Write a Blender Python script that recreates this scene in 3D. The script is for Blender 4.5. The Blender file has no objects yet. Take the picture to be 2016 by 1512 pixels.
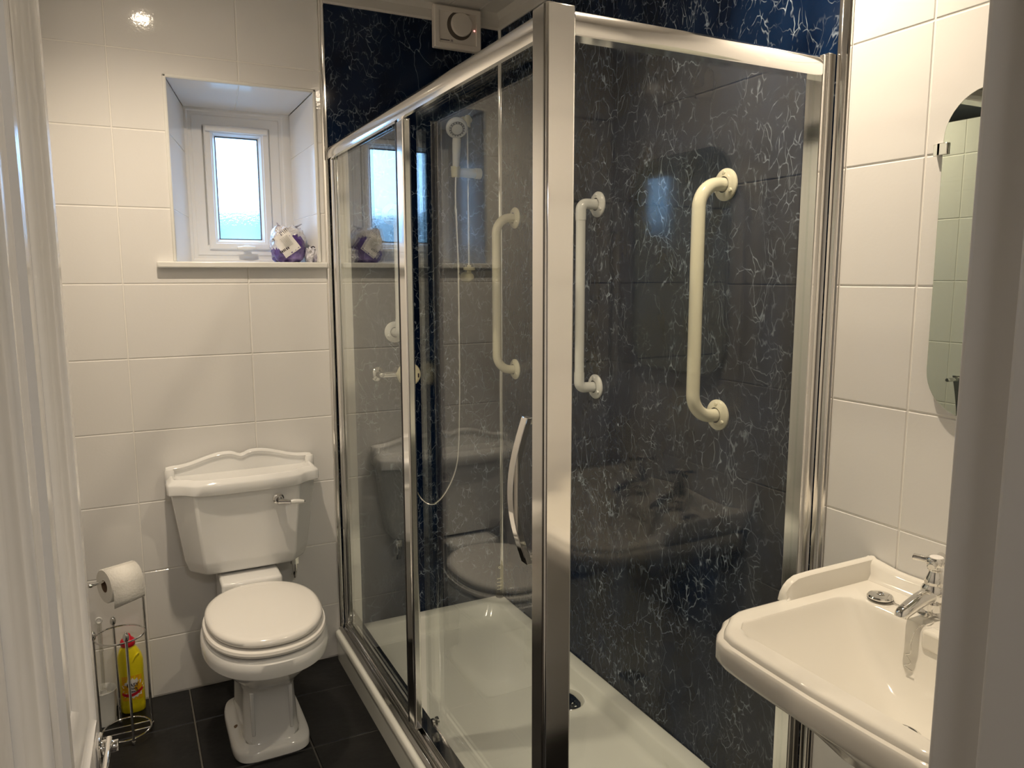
import bpy, bmesh, math, random
from mathutils import Vector, Matrix, noise
random.seed(7)
S = bpy.context.scene
COL = S.collection
PI = math.pi

# ------------------------------------------------------------------ camera
cam_d = bpy.data.cameras.new('camera'); cam = bpy.data.objects.new('camera', cam_d); COL.objects.link(cam)
cam_d.sensor_width = 36.0; cam_d.lens = 1498.84 / 2016 * 36.0; cam_d.clip_start = 0.02; cam_d.clip_end = 60
yaw, pitch, roll = 0.4708, 0.1396, -0.0023
f = Vector((math.sin(yaw) * math.cos(pitch), math.cos(yaw) * math.cos(pitch), -math.sin(pitch)))
r0 = Vector((math.cos(yaw), -math.sin(yaw), 0)); u0 = r0.cross(f)
r = r0 * math.cos(roll) + u0 * math.sin(roll); u = -r0 * math.sin(roll) + u0 * math.cos(roll)
cam.matrix_world = Matrix(((r.x, u.x, -f.x, -1.4037), (r.y, u.y, -f.y, -2.852), (r.z, u.z, -f.z, 1.4864), (0, 0, 0, 1)))
S.camera = cam
S.cycles.max_bounces = 8; S.cycles.diffuse_bounces = 4; S.cycles.glossy_bounces = 6; S.cycles.transparent_max_bounces = 16

# ------------------------------------------------------------------ world, exposure
W = bpy.data.worlds.new('overcast_sky'); S.world = W; W.use_nodes = True
bg = W.node_tree.nodes['Background']; bg.inputs[0].default_value = (0.34, 0.59, 1.0, 1); bg.inputs[1].default_value = 3.8
S.view_settings.view_transform = 'Standard'; S.view_settings.look = 'None'
S.view_settings.exposure = 1.5; S.view_settings.gamma = 1.0; S.view_settings.use_curve_mapping = False
LAMP_POWER = 115.0        # radiance of the downlight lenses
SPOT_POWER = 25.0         # beam of each downlight
LAMP_COL = (1.0, 0.825, 0.615, 1)
HALL_POWER = 20.0

# ------------------------------------------------------------------ materials
def nodes(name):
    m = bpy.data.materials.new(name); m.use_nodes = True
    nt = m.node_tree; return m, nt, nt.nodes['Principled BSDF'], nt.nodes['Material Output']
def N(nt, t, **kw):
    n = nt.nodes.new(t)
    for k, v in kw.items():
        if k.startswith('i_'): n.inputs[k[2:].replace('_', ' ')].default_value = v
        else: setattr(n, k, v)
    return n
def pbr(name, col, rough=0.4, metal=0.0, bump=None, spec=None, var=None, coat=0.0, trans=0.0, ior=None):
    m, nt, b, o = nodes(name)
    b.inputs['Base Color'].default_value = (*col, 1); b.inputs['Roughness'].default_value = rough; b.inputs['Metallic'].default_value = metal
    if spec is not None: b.inputs['Specular IOR Level'].default_value = spec
    if coat: b.inputs['Coat Weight'].default_value = coat; b.inputs['Coat Roughness'].default_value = 0.04
    if trans: b.inputs['Transmission Weight'].default_value = trans
    if ior: b.inputs['IOR'].default_value = ior
    if bump or var: tc = N(nt, 'ShaderNodeTexCoord')
    if bump:
        sc, st, dist = bump
        n = N(nt, 'ShaderNodeTexNoise'); n.inputs['Scale'].default_value = sc; n.inputs['Detail'].default_value = 2
        nt.links.new(tc.outputs['Object'], n.inputs['Vector'])
        bp = N(nt, 'ShaderNodeBump'); bp.inputs['Strength'].default_value = st; bp.inputs['Distance'].default_value = dist
        nt.links.new(n.outputs['Fac'], bp.inputs['Height']); nt.links.new(bp.outputs['Normal'], b.inputs['Normal'])
    if var:
        sc, c2, lo, hi = var
        n = N(nt, 'ShaderNodeTexNoise'); n.inputs['Scale'].default_value = sc; n.inputs['Detail'].default_value = 5
        nt.links.new(tc.outputs['Object'], n.inputs['Vector'])
        mr = N(nt, 'ShaderNodeMapRange'); mr.inputs[1].default_value = lo; mr.inputs[2].default_value = hi
        nt.links.new(n.outputs['Fac'], mr.inputs[0])
        mx = N(nt, 'ShaderNodeMix', data_type='RGBA'); mx.inputs[6].default_value = (*col, 1); mx.inputs[7].default_value = (*c2, 1)
        nt.links.new(mr.outputs[0], mx.inputs[0]); nt.links.new(mx.outputs[2], b.inputs['Base Color'])
    return m
M = {}
M['tile'] = pbr('white_glazed_tile', (0.80, 0.79, 0.775), 0.07, bump=(120, 0.05, 0.003))
M['grout'] = pbr('pale_grout', (0.86, 0.84, 0.80), 0.7)
M['reveal'] = pbr('white_reveal_tile', (0.80, 0.80, 0.80), 0.12)
M['slate'] = pbr('black_floor_tile', (0.006, 0.006, 0.0065), 0.36, spec=0.3, bump=(30, 0.25, 0.004), var=(9, (0.013, 0.0125, 0.0125), 0.4, 0.7))
M['floorgrout'] = pbr('grey_grout', (0.10, 0.095, 0.085), 0.9)
M['ceil'] = pbr('ceiling_plastic', (0.62, 0.60, 0.57), 0.3)
M['ceilgap'] = pbr('ceiling_joint', (0.35, 0.34, 0.33), 0.7)
M['gloss'] = pbr('white_gloss_paint', (0.83, 0.825, 0.82), 0.16, bump=(25, 0.15, 0.004))
M['jamb'] = pbr('white_satin_paint', (0.62, 0.61, 0.60), 0.4)
M['hall'] = pbr('hall_paint', (0.45, 0.42, 0.38), 0.8)
M['hallfloor'] = pbr('hall_carpet', (0.12, 0.10, 0.09), 0.95)
M['upvc'] = pbr('white_upvc', (0.82, 0.83, 0.84), 0.25)
M['chrome'] = pbr('chrome', (0.80, 0.79, 0.77), 0.06, 1.0)
M['alu'] = pbr('polished_aluminium', (0.93, 0.915, 0.89), 0.11, 1.0)
M['aludark'] = pbr('dark_polished_track', (0.50, 0.49, 0.47), 0.10, 1.0)
M['rubber'] = pbr('black_rubber', (0.02, 0.02, 0.022), 0.5)
M['ceramic'] = pbr('white_ceramic', (0.81, 0.81, 0.80), 0.07, bump=(12, 0.02, 0.004))
M['basin'] = pbr('ivory_ceramic', (0.80, 0.775, 0.715), 0.07)
M['seat'] = pbr('white_seat_plastic', (0.83, 0.81, 0.775), 0.14)
M['tray'] = pbr('white_acrylic', (0.80, 0.81, 0.76), 0.12, bump=(14, 0.03, 0.004))
M['cream'] = pbr('cream_enamel', (0.78, 0.74, 0.58), 0.14)
M['white'] = pbr('white_plastic', (0.80, 0.80, 0.77), 0.22)
M['yellowed'] = pbr('yellowed_plastic', (0.72, 0.68, 0.48), 0.3)
M['greyplastic'] = pbr('grey_nozzles', (0.12, 0.12, 0.13), 0.5)
M['fan'] = pbr('fan_plastic', (0.74, 0.69, 0.64), 0.4)
M['fandark'] = pbr('fan_shadow_gap', (0.10, 0.085, 0.07), 0.7)
M['paper'] = pbr('tissue_paper', (0.84, 0.82, 0.77), 0.95, bump=(160, 0.5, 0.002))
M['card'] = pbr('brown_card', (0.20, 0.13, 0.08), 0.9)
M['yellow'] = pbr('yellow_plastic', (0.78, 0.66, 0.01), 0.3)
M['orange'] = pbr('orange_print', (0.80, 0.42, 0.01), 0.35)
M['red'] = pbr('red_plastic', (0.60, 0.01, 0.03), 0.3)
M['ink'] = pbr('dark_ink', (0.03, 0.02, 0.04), 0.5)
M['label'] = pbr('white_print', (0.82, 0.80, 0.78), 0.4)
M['purple'] = pbr('purple_wrap', (0.085, 0.045, 0.22), 0.2, bump=(28, 0.7, 0.02), var=(14, (0.26, 0.20, 0.46), 0.52, 0.68), coat=0.6)
M['film'] = pbr('clear_film_over_rolls', (0.66, 0.66, 0.72), 0.15, bump=(45, 0.8, 0.02), var=(22, (0.40, 0.38, 0.50), 0.5, 0.66), coat=0.8)
M['printgrey'] = pbr('grey_print', (0.42, 0.42, 0.38), 0.45)
M['leaf'] = pbr('garden_hedge', (0.030, 0.055, 0.050), 0.8, var=(8, (0.055, 0.085, 0.080), 0.4, 0.6))
M['ground'] = pbr('garden_ground', (0.20, 0.21, 0.19), 0.9)

def thin_glass(name, tint, f0=0.04, refl=1.0):
    m, nt, b, o = nodes(name); nt.nodes.remove(b)
    geo = N(nt, 'ShaderNodeNewGeometry')
    dot = N(nt, 'ShaderNodeVectorMath', operation='DOT_PRODUCT')
    nt.links.new(geo.outputs['Normal'], dot.inputs[0]); nt.links.new(geo.outputs['Incoming'], dot.inputs[1])
    ab = N(nt, 'ShaderNodeMath', operation='ABSOLUTE'); nt.links.new(dot.outputs['Value'], ab.inputs[0])
    s1 = N(nt, 'ShaderNodeMath', operation='SUBTRACT'); s1.inputs[0].default_value = 1.0; nt.links.new(ab.outputs[0], s1.inputs[1])
    pw = N(nt, 'ShaderNodeMath', operation='POWER'); nt.links.new(s1.outputs[0], pw.inputs[0]); pw.inputs[1].default_value = 5.0
    ma = N(nt, 'ShaderNodeMath', operation='MULTIPLY_ADD'); nt.links.new(pw.outputs[0], ma.inputs[0]); ma.inputs[1].default_value = (1 - f0) * refl; ma.inputs[2].default_value = f0
    tr = N(nt, 'ShaderNodeBsdfTransparent'); tr.inputs[0].default_value = (*tint, 1)
    gl = N(nt, 'ShaderNodeBsdfGlossy'); gl.inputs['Roughness'].default_value = 0.0; gl.inputs[0].default_value = (0.97, 0.98, 0.97, 1)
    mx = N(nt, 'ShaderNodeMixShader'); nt.links.new(ma.outputs[0], mx.inputs[0]); nt.links.new(tr.outputs[0], mx.inputs[1]); nt.links.new(gl.outputs[0], mx.inputs[2])
    nt.links.new(mx.outputs[0], o.inputs[0]); return m
M['glass'] = thin_glass('shower_glass', (0.96, 0.975, 0.965))
M['clearwhite'] = thin_glass('clear_white_plastic', (0.88, 0.88, 0.86), 0.12)
M['clear'] = thin_glass('clear_plastic', (0.80, 0.78, 0.62), 0.10)
M['mirror'] = pbr('mirror_silver', (0.72, 0.76, 0.68), 0.0, 1.0)

def frosted():
    m, nt, b, o = nodes('frosted_window_glass'); nt.nodes.remove(b)
    tc = N(nt, 'ShaderNodeTexCoord')
    v = N(nt, 'ShaderNodeTexVoronoi', feature='SMOOTH_F1'); v.inputs['Scale'].default_value = 190; nt.links.new(tc.outputs['Object'], v.inputs['Vector'])
    bp = N(nt, 'ShaderNodeBump'); bp.inputs['Strength'].default_value = 0.5; bp.inputs['Distance'].default_value = 0.003; nt.links.new(v.outputs['Distance'], bp.inputs['Height'])
    rf = N(nt, 'ShaderNodeBsdfRefraction'); rf.inputs['Roughness'].default_value = 0.04; rf.inputs['IOR'].default_value = 1.12; nt.links.new(bp.outputs[0], rf.inputs['Normal'])
    tl = N(nt, 'ShaderNodeBsdfTranslucent'); tl.inputs[0].default_value = (0.85, 0.93, 0.95, 1); nt.links.new(bp.outputs[0], tl.inputs['Normal'])
    tr = N(nt, 'ShaderNodeBsdfTransparent'); tr.inputs[0].default_value = (0.92, 0.96, 0.97, 1)
    a = N(nt, 'ShaderNodeMixShader'); a.inputs[0].default_value = 0.35; nt.links.new(rf.outputs[0], a.inputs[1]); nt.links.new(tl.outputs[0], a.inputs[2])
    c = N(nt, 'ShaderNodeMixShader'); c.inputs[0].default_value = 0.5; nt.links.new(a.outputs[0], c.inputs[1]); nt.links.new(tr.outputs[0], c.inputs[2])
    nt.links.new(c.outputs[0], o.inputs[0]); return m
M['frost'] = frosted()

def emit(name, col, st):
    m, nt, b, o = nodes(name); nt.nodes.remove(b)
    e = N(nt, 'ShaderNodeEmission'); e.inputs[0].default_value = col; e.inputs[1].default_value = st; nt.links.new(e.outputs[0], o.inputs[0]); return m
M['lamp'] = emit('lit_downlight_lens', LAMP_COL, LAMP_POWER)
M['halllamp'] = emit('hall_fill_glow', (1, 0.93, 0.85, 1), HALL_POWER)
M['led'] = emit('red_led', (1, 0.30, 0.26, 1), 0.9)

def marble():
    m, nt, b, o = nodes('navy_marble_laminate'); L = nt.links.new
    tc = N(nt, 'ShaderNodeTexCoord')
    # lean the pattern so the streaks run steeply
    mp = N(nt, 'ShaderNodeMapping'); mp.inputs['Rotation'].default_value = (0.35, 0.45, 0.0); mp.inputs['Scale'].default_value = (1.0, 1.0, 0.62); L(tc.outputs['Object'], mp.inputs[0])
    wn = N(nt, 'ShaderNodeTexNoise'); wn.inputs['Scale'].default_value = 7; wn.inputs['Detail'].default_value = 4; L(mp.outputs[0], wn.inputs['Vector'])
    sub = N(nt, 'ShaderNodeVectorMath', operation='SUBTRACT'); sub.inputs[1].default_value = (.5, .5, .5); L(wn.outputs['Color'], sub.inputs[0])
    sc = N(nt, 'ShaderNodeVectorMath', operation='SCALE'); sc.inputs['Scale'].default_value = 0.14; L(sub.outputs[0], sc.inputs[0])
    ad = N(nt, 'ShaderNodeVectorMath', operation='ADD'); L(mp.outputs[0], ad.inputs[0]); L(sc.outputs[0], ad.inputs[1])
    def mask(scale, lo, hi, off):
        av = N(nt, 'ShaderNodeVectorMath', operation='ADD'); av.inputs[1].default_value = (off, off * 1.7, off * .3); L(mp.outputs[0], av.inputs[0])
        n = N(nt, 'ShaderNodeTexNoise'); n.inputs['Scale'].default_value = scale; n.inputs['Detail'].default_value = 3; L(av.outputs[0], n.inputs['Vector'])
        r = N(nt, 'ShaderNodeMapRange'); r.inputs[1].default_value = lo; r.inputs[2].default_value = hi; L(n.outputs['Fac'], r.inputs[0]); return r.outputs[0]
    def vein(scale, width, mk, gain):
        v = N(nt, 'ShaderNodeTexVoronoi', feature='DISTANCE_TO_EDGE'); v.inputs['Scale'].default_value = scale; L(ad.outputs[0], v.inputs['Vector'])
        r = N(nt, 'ShaderNodeMapRange'); r.inputs[1].default_value = 0.0; r.inputs[2].default_value = width; r.inputs[3].default_value = gain; r.inputs[4].default_value = 0.0; L(v.outputs['Distance'], r.inputs[0])
        mu = N(nt, 'ShaderNodeMath', operation='MULTIPLY'); L(r.outputs[0], mu.inputs[0]); L(mk, mu.inputs[1]); return mu.outputs[0]
    def add(a, c):
        n = N(nt, 'ShaderNodeMath', operation='ADD', use_clamp=True); L(a, n.inputs[0]); L(c, n.inputs[1]); return n.outputs[0]
    fine = mask(30, .42, .62, 3.1)
    t = vein(8.5, .009, mask(7, .47, .60, 0.), .40)
    m2 = N(nt, 'ShaderNodeMath', operation='MULTIPLY'); L(mask(4.5, .42, .64, 9.), m2.inputs[0]); L(fine, m2.inputs[1])
    t = add(t, vein(21, .026, m2.outputs[0], .80))
    m3 = N(nt, 'ShaderNodeMath', operation='MULTIPLY'); L(mask(6, .40, .64, 21.), m3.inputs[0]); L(mask(44, .46, .62, 5.), m3.inputs[1])
    t = add(t, vein(46, .060, m3.outputs[0], .70))
    # pale flakes
    fl = N(nt, 'ShaderNodeTexVoronoi', feature='F1'); fl.inputs['Scale'].default_value = 15; L(ad.outputs[0], fl.inputs['Vector'])
    fr = N(nt, 'ShaderNodeMapRange'); fr.inputs[1].default_value = .070; fr.inputs[2].default_value = .03; L(fl.outputs['Distance'], fr.inputs[0])
    fm = N(nt, 'ShaderNodeMath', operation='MULTIPLY'); L(fr.outputs[0], fm.inputs[0]); L(mask(8, .54, .60, 33.), fm.inputs[1])
    t = add(t, fm.outputs[0])
    base = N(nt, 'ShaderNodeMix', data_type='RGBA'); base.inputs[6].default_value = (0.0014, 0.0058, 0.021, 1); base.inputs[7].default_value = (0.0042, 0.0145, 0.045, 1)
    L(mask(8, .35, .68, 50.), base.inputs[0])
    mx = N(nt, 'ShaderNodeMix', data_type='RGBA'); mx.inputs[7].default_value = (0.46, 0.55, 0.66, 1); L(base.outputs[2], mx.inputs[6]); L(t, mx.inputs[0])
    L(mx.outputs[2], b.inputs['Base Color']); b.inputs['Roughness'].default_value = 0.08; b.inputs['Specular IOR Level'].default_value = 0.22
    return m
M['marble'] = marble()

# ------------------------------------------------------------------ object helpers
OFF = {}
def tag(o, label, cat, group=None, kind=None):
    o['label'] = label; o['category'] = cat
    if group: o['group'] = group
    if kind: o['kind'] = kind
    return o
def thing(name, loc, label, cat, group=None, kind=None):
    o = bpy.data.objects.new(name, None); COL.objects.link(o); o.location = loc; o.empty_display_size = 0.05
    OFF[o.name] = Vector(loc); return tag(o, label, cat, group, kind)
def obj(name, bm, mat, parent=None, smooth=True, bevel=0, seg=2, sub=0, ang=35, local=False):
    if parent and not local:
        off = OFF.get(parent.name, Vector((0, 0, 0)))
        bmesh.ops.translate(bm, verts=bm.verts, vec=-off)
    bmesh.ops.recalc_face_normals(bm, faces=bm.faces)
    me = bpy.data.meshes.new(name); bm.to_mesh(me); bm.free()
    o = bpy.data.objects.new(name, me); COL.objects.link(o)
    if isinstance(mat, str): mat = M[mat]
    for mm in (mat if isinstance(mat, (list, tuple)) else [mat]): me.materials.append(M[mm] if isinstance(mm, str) else mm)
    if parent: o.parent = parent; OFF[o.name] = OFF.get(parent.name, Vector((0, 0, 0)))
    if smooth:
        for p in me.polygons: p.use_smooth = True
    if bevel:
        b = o.modifiers.new('bevel', 'BEVEL'); b.width = bevel; b.segments = seg; b.limit_method = 'ANGLE'; b.angle_limit = math.radians(ang); b.harden_normals = False
    if sub:
        s = o.modifiers.new('sub', 'SUBSURF'); s.levels = sub; s.render_levels = sub
    if smooth and not sub:
        try: me.set_sharp_from_angle(angle=math.radians(40))
        except Exception: pass
    return o
def NB(): return bmesh.new()
def box(bm, x0, x1, y0, y1, z0, z1):
    v = [bm.verts.new(c) for c in ((x0, y0, z0), (x1, y0, z0), (x1, y1, z0), (x0, y1, z0), (x0, y0, z1), (x1, y0, z1), (x1, y1, z1), (x0, y1, z1))]
    for q in ((0, 3, 2, 1), (4, 5, 6, 7), (0, 1, 5, 4), (1, 2, 6, 5), (2, 3, 7, 6), (3, 0, 4, 7)): bm.faces.new([v[i] for i in q])
    return bm
def bx(*a): return box(NB(), *a)
def basis(axis):
    a = Vector(axis).normalized(); t = Vector((0, 0, 1)) if abs(a.z) < .9 else Vector((1, 0, 0))
    e1 = a.cross(t).normalized(); return a, e1, a.cross(e1)
def lathe(bm, prof, org, axis=(0, 0, 1), n=28, sx=1, sy=1):
    a, e1, e2 = basis(axis); org = Vector(org); prev = None
    for (rr, h) in prof:
        if rr < 1e-6: ring = [bm.verts.new(org + a * h)]
        else: ring = [bm.verts.new(org + a * h + (e1 * math.cos(2 * PI * i / n) * sx + e2 * math.sin(2 * PI * i / n) * sy) * rr) for i in range(n)]
        if prev:
            A, B = prev, ring
            for i in range(n):
                j = (i + 1) % n
                if len(A) == 1 and len(B) > 1: bm.faces.new((A[0], B[i], B[j]))
                elif len(B) == 1 and len(A) > 1: bm.faces.new((A[i], A[j], B[0]))
                elif len(A) > 1: bm.faces.new((A[i], A[j], B[j], B[i]))
        prev = ring
    return bm
def rings(bm, rs, cap0=False, cap1=False):
    vs = [[bm.verts.new(p) for p in rg] for rg in rs]; n = len(vs[0])
    for A, B in zip(vs, vs[1:]):
        for i in range(n):
            j = (i + 1) % n; bm.faces.new((A[i], A[j], B[j], B[i]))
    if cap0: bm.faces.new(list(reversed(vs[0])))
    if cap1: bm.faces.new(vs[-1])
    return bm
def smooth_path(pts, k=8):
    P = [Vector(p) for p in pts]; out = []
    for i in range(len(P) - 1):
        p0, p1, p2, p3 = P[max(i - 1, 0)], P[i], P[i + 1], P[min(i + 2, len(P) - 1)]
        for j in range(k):
            t = j / k
            out.append(0.5 * ((2 * p1) + (p2 - p0) * t + (2 * p0 - 5 * p1 + 4 * p2 - p3) * t * t + (3 * p1 - p0 - 3 * p2 + p3) * t ** 3))
    out.append(P[-1]); return out
def bend_path(pts, rad, k=8):
    P = [Vector(p) for p in pts]; out = [P[0]]
    for i in range(1, len(P) - 1):
        a = (P[i - 1] - P[i]).normalized(); b = (P[i + 1] - P[i]).normalized(); s, e = P[i] + a * rad, P[i] + b * rad
        c = P[i] + (a + b) * rad
        for j in range(k + 1):
            th = j / k * PI / 2
            out.append(c + (s - c) * math.cos(th) + (e - c) * math.sin(th))
    out.append(P[-1]); return out
def tube(bm, path, rad, n=12, caps=True):
    P = [Vector(p) for p in path]; rs = []; up = None
    for i, p in enumerate(P):
        t = (P[min(i + 1, len(P) - 1)] - P[max(i - 1, 0)]).normalized()
        if up is None: up = t.cross(Vector((0.3, 0.2, 1)) if abs(t.z) < .9 else Vector((1, 0.1, 0))).normalized()
        up = (up - t * up.dot(t)).normalized(); w = t.cross(up)
        rd = rad[i] if isinstance(rad, (list, tuple)) else rad
        rs.append([p + (up * math.cos(2 * PI * k / n) + w * math.sin(2 * PI * k / n)) * rd for k in range(n)])
    return rings(bm, rs, caps, caps)
def extrude(bm, poly, axis, a0, a1):
    """poly: 2-d points in the plane normal to axis ('x': (y,z), 'y': (x,z), 'z': (x,y))"""
    def P(p, a): return {'x': (a, p[0], p[1]), 'y': (p[0], a, p[1]), 'z': (p[0], p[1], a)}[axis]
    return rings(bm, [[P(p, a0) for p in poly], [P(p, a1) for p in poly]], True, True)
def frame(bm, x0, x1, z0, z1, prof, y0):
    """mitred frame in an x-z plane; prof: list of (inset, dy)"""
    rs = [[(x0 + i, y0 + d, z0 + i), (x1 - i, y0 + d, z0 + i), (x1 - i, y0 + d, z1 - i), (x0 + i, y0 + d, z1 - i)] for i, d in prof]
    rs.append(rs[0]); return rings(bm, rs)
def rrect(x0, x1, y0, y1, rad, k=5):
    out = []
    for cx, cy, a in ((x1 - rad, y1 - rad, 0), (x0 + rad, y1 - rad, 90), (x0 + rad, y0 + rad, 180), (x1 - rad, y0 + rad, 270)):
        for j in range(k + 1):
            t = math.radians(a + 90 * j / k); out.append((cx + rad * math.cos(t), cy + rad * math.sin(t)))
    return out

# tiles ---------------------------------------------------------------
TM = {}
def tile_mesh(w, h, holes, mat, bev=0.0022, th=0.0022, back=0.0022):
    """tile in a local u-v plane, proud along -n (n = +Z local). u right, v up."""
    key = (round(w, 4), round(h, 4), tuple(holes), mat)
    if key in TM: return TM[key]
    us = {0, bev, w - bev, w}; vs = {0, bev, h - bev, h}
    for (a, b, c, d) in holes:
        us |= {min(max(a, 0), w), min(max(b, 0), w)}; vs |= {min(max(c, 0), h), min(max(d, 0), h)}
    us, vs = sorted(us), sorted(vs); bm = NB(); V = {}
    def vert(i, j):
        if (i, j) not in V:
            uu, vv = us[i], vs[j]; e = min(uu, w - uu, vv, h - vv)
            V[i, j] = bm.verts.new((uu, vv, -back if e <= 1e-6 else (0 if e >= bev - 1e-6 else -back * (1 - e / bev))))
        return V[i, j]
    for i in range(len(us) - 1):
        for j in range(len(vs) - 1):
            cu, cv = (us[i] + us[i + 1]) / 2, (vs[j] + vs[j + 1]) / 2
            if us[i + 1] - us[i] < 1e-5 or vs[j + 1] - vs[j] < 1e-5: continue
            if any(a < cu < b and c < cv < d for a, b, c, d in holes): continue
            bm.faces.new((vert(i, j), vert(i + 1, j), vert(i + 1, j + 1), vert(i, j + 1)))
    me = bpy.data.meshes.new('tile'); bm.to_mesh(me); bm.free(); me.materials.append(M[mat]); TM[key] = me; return me
def place_tile(name, me, org, eu, ev, parent):
    eu, ev = Vector(eu), Vector(ev); en = eu.cross(ev); o = bpy.data.objects.new(name, me); COL.objects.link(o)
    o.parent = parent; o.matrix_local = Matrix(((eu.x, ev.x, en.x, org[0]), (eu.y, ev.y, en.y, org[1]), (eu.z, ev.z, en.z, org[2]), (0, 0, 0, 1)))
    return o
G = 0.0012
def tile_wall(parent, us, vs, P, eu, ev, mat='tile', holes=(), name='tile', skip=()):
    for i in range(len(us) - 1):
        for j in range(len(vs) - 1):
            a, b, c, d = us[i] + G, us[i + 1] - G, vs[j] + G, vs[j + 1] - G
            hl = []; full = False
            for (h0, h1, h2, h3) in holes:
                if h0 < b and h1 > a and h2 < d and h3 > c:
                    hl.append((round(max(h0 - a, -.01), 4), round(min(h1 - a, b - a + .01), 4), round(max(h2 - c, -.01), 4), round(min(h3 - c, d - c + .01), 4)))
                    if h0 <= a and h1 >= b and h2 <= c and h3 >= d: full = True
            if full: continue
            place_tile(name, tile_mesh(b - a, d - c, hl, mat), P(a, c), eu, ev, parent)
ROWS = [0.0] + [round(1.4665 + k * .25, 4) for k in range(-5, 5)]
ZC = 2.505            # ceiling
WL = -1.64            # left wall
YF = -2.45            # front (door) wall, room side
def st(o, label, cat): return tag(o, label, cat, kind='structure')

# ------------------------------------------------------------------ room shell
# floor
fl = st(obj('floor', bx(WL - .1, .1, -2.60, .1, -.06, -.0035), 'floorgrout', smooth=False), 'black slate floor tiles with grey grout around the toilet', 'floor')
FX = [WL] + [round(-1.277 + .325 * k, 4) for k in range(0, 4)] + [0.0]; FX = [x for x in FX if x <= 0]
FY = [round(-.235 - .325 * k, 4) for k in range(7, -1, -1)]; FY = [y for y in FY if y > -2.5]; FY = [-2.5] + FY + [0.0]
for i in range(len(FX) - 1):
    for j in range(len(FY) - 1):
        if FX[i + 1] - FX[i] < .02: continue
        w, h = FX[i + 1] - FX[i] - .005, FY[j + 1] - FY[j] - .005
        place_tile('floor_tile', tile_mesh(w, h, (), 'slate', .002, .002, .003), (FX[i] + .0025, FY[j] + .0025, 0), (1, 0, 0), (0, 1, 0), fl)

# back wall with window opening  (face y = 0)
OX0, OX1, OZ0, OZ1 = -1.232, -.747, 1.541, 2.143
bm = NB()
box(bm, WL - .1, OX0, 0.0018, .32, -.05, ZC + .1); box(bm, OX1, .12, 0.0018, .32, -.05, ZC + .1)
box(bm, OX0, OX1, 0.0018, .32, -.05, OZ0 - .022); box(bm, OX0, OX1, 0.0018, .32, OZ1, ZC + .1)
wb = st(obj('wall_back', bm, 'grout', smooth=False), 'white tiled wall with small recessed window above the toilet', 'wall')
US = [WL, -1.398, -.9994, -.7195]
tile_wall(wb, US, ROWS[:-1] + [2.4665, 2.5], lambda a, c: (a, 0, c), (1, 0, 0), (0, 0, 1), holes=[(OX0, OX1, OZ0, OZ1)])
# splayed reveal: quads lined with tiles
RB = .215; BX0, BX1, BZ1 = -1.165, -.793, 2.096
def quad_tiles(P00, P10, P11, P01, ss, ts, parent):
    P00, P10, P11, P01 = map(Vector, (P00, P10, P11, P01))
    def Q(s, t): return (P00 * (1 - s) + P10 * s) * (1 - t) + (P01 * (1 - s) + P11 * s) * t
    n = (P10 - P00).cross(P01 - P00).normalized()
    for i in range(len(ss) - 1):
        for j in range(len(ts) - 1):
            bm = NB(); es, et = .006, .006
            o4 = [Q(ss[i], ts[j]), Q(ss[i + 1], ts[j]), Q(ss[i + 1], ts[j + 1]), Q(ss[i], ts[j + 1])]; c = sum(o4, Vector()) / 4
            ring0 = [p + (c - p) * .006 - n * .003 for p in o4]; ring1 = [p + (c - p) * .022 for p in o4]
            rings(bm, [ring0, ring1], False, True); obj('reveal_tile', bm, 'reveal', parent, smooth=False)
bm = NB()
for q in (((OX0, .0, OZ0), (BX0, RB, OZ0), (BX0, RB, BZ1), (OX0, .0, OZ1)), ((BX1, RB, OZ0), (OX1, .0, OZ0), (OX1, .0, OZ1), (BX1, RB, BZ1)), ((OX0, .0, OZ1), (BX0, RB, BZ1), (BX1, RB, BZ1), (OX1, .0, OZ1))):
    a = [Vector(p) for p in q]; n = (a[1] - a[0]).cross(a[3] - a[0]).normalized()
    c = Vector((-.99, .1, 1.8)); n = n if n.dot(c - a[0]) < 0 else -n
    bm.faces.new([bm.verts.new(p + n * .002) for p in a])
obj('reveal_backing', bm, 'grout', wb, smooth=False)
quad_tiles((OX0, .0, OZ0), (BX0, RB, OZ0), (BX0, RB, BZ1), (OX0, .0, OZ1), [0, 1], [0, .291, .707, 1], wb)
quad_tiles((BX1, RB, OZ0), (OX1, .0, OZ0), (OX1, .0, OZ1), (BX1, RB, BZ1), [0, 1], [0, .291, .707, 1], wb)
quad_tiles((OX0, .0, OZ1), (BX0, RB, BZ1), (BX1, RB, BZ1), (OX1, .0, OZ1), [0, 1], [0, .48, 1], wb)
# bead round the opening
bm = NB()
for (x0, x1, z0, z1) in ((OX0 - .008, OX0 + .004, OZ0, OZ1 + .008), (OX1 - .004, OX1 + .008, OZ0, OZ1 + .008), (OX0 - .008, OX1 + .008, OZ1 - .004, OZ1 + .008)): box(bm, x0, x1, -.006, .006, z0, z1)
st(obj('trim_1', bm, 'white', bevel=.004), 'white plastic bead edging the window recess', 'trim')

# right wall: shower part clad, sink part tiled   (face x = 0)
bm = NB(); box(bm, .0018, .14, -2.60, .12, -.05, ZC + .1)
wr = st(obj('wall_right', bm, 'grout', smooth=False), 'white tiled wall behind the washbasin and mirror', 'wall')
def tile_right(us, vs):
    for i in range(len(us) - 1):
        for j in range(len(vs) - 1):
            w, h = us[i + 1] - us[i] - 2 * G, vs[j + 1] - vs[j] - 2 * G
            place_tile('tile', tile_mesh(w, h, (), 'tile'), (0, us[i + 1] - G, vs[j] + G), (0, -1, 0), (0, 0, 1), wr)
tile_right([YF, -2.259, -1.8604, -1.6755], ROWS[:-1] + [2.4665, 2.5])
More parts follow.
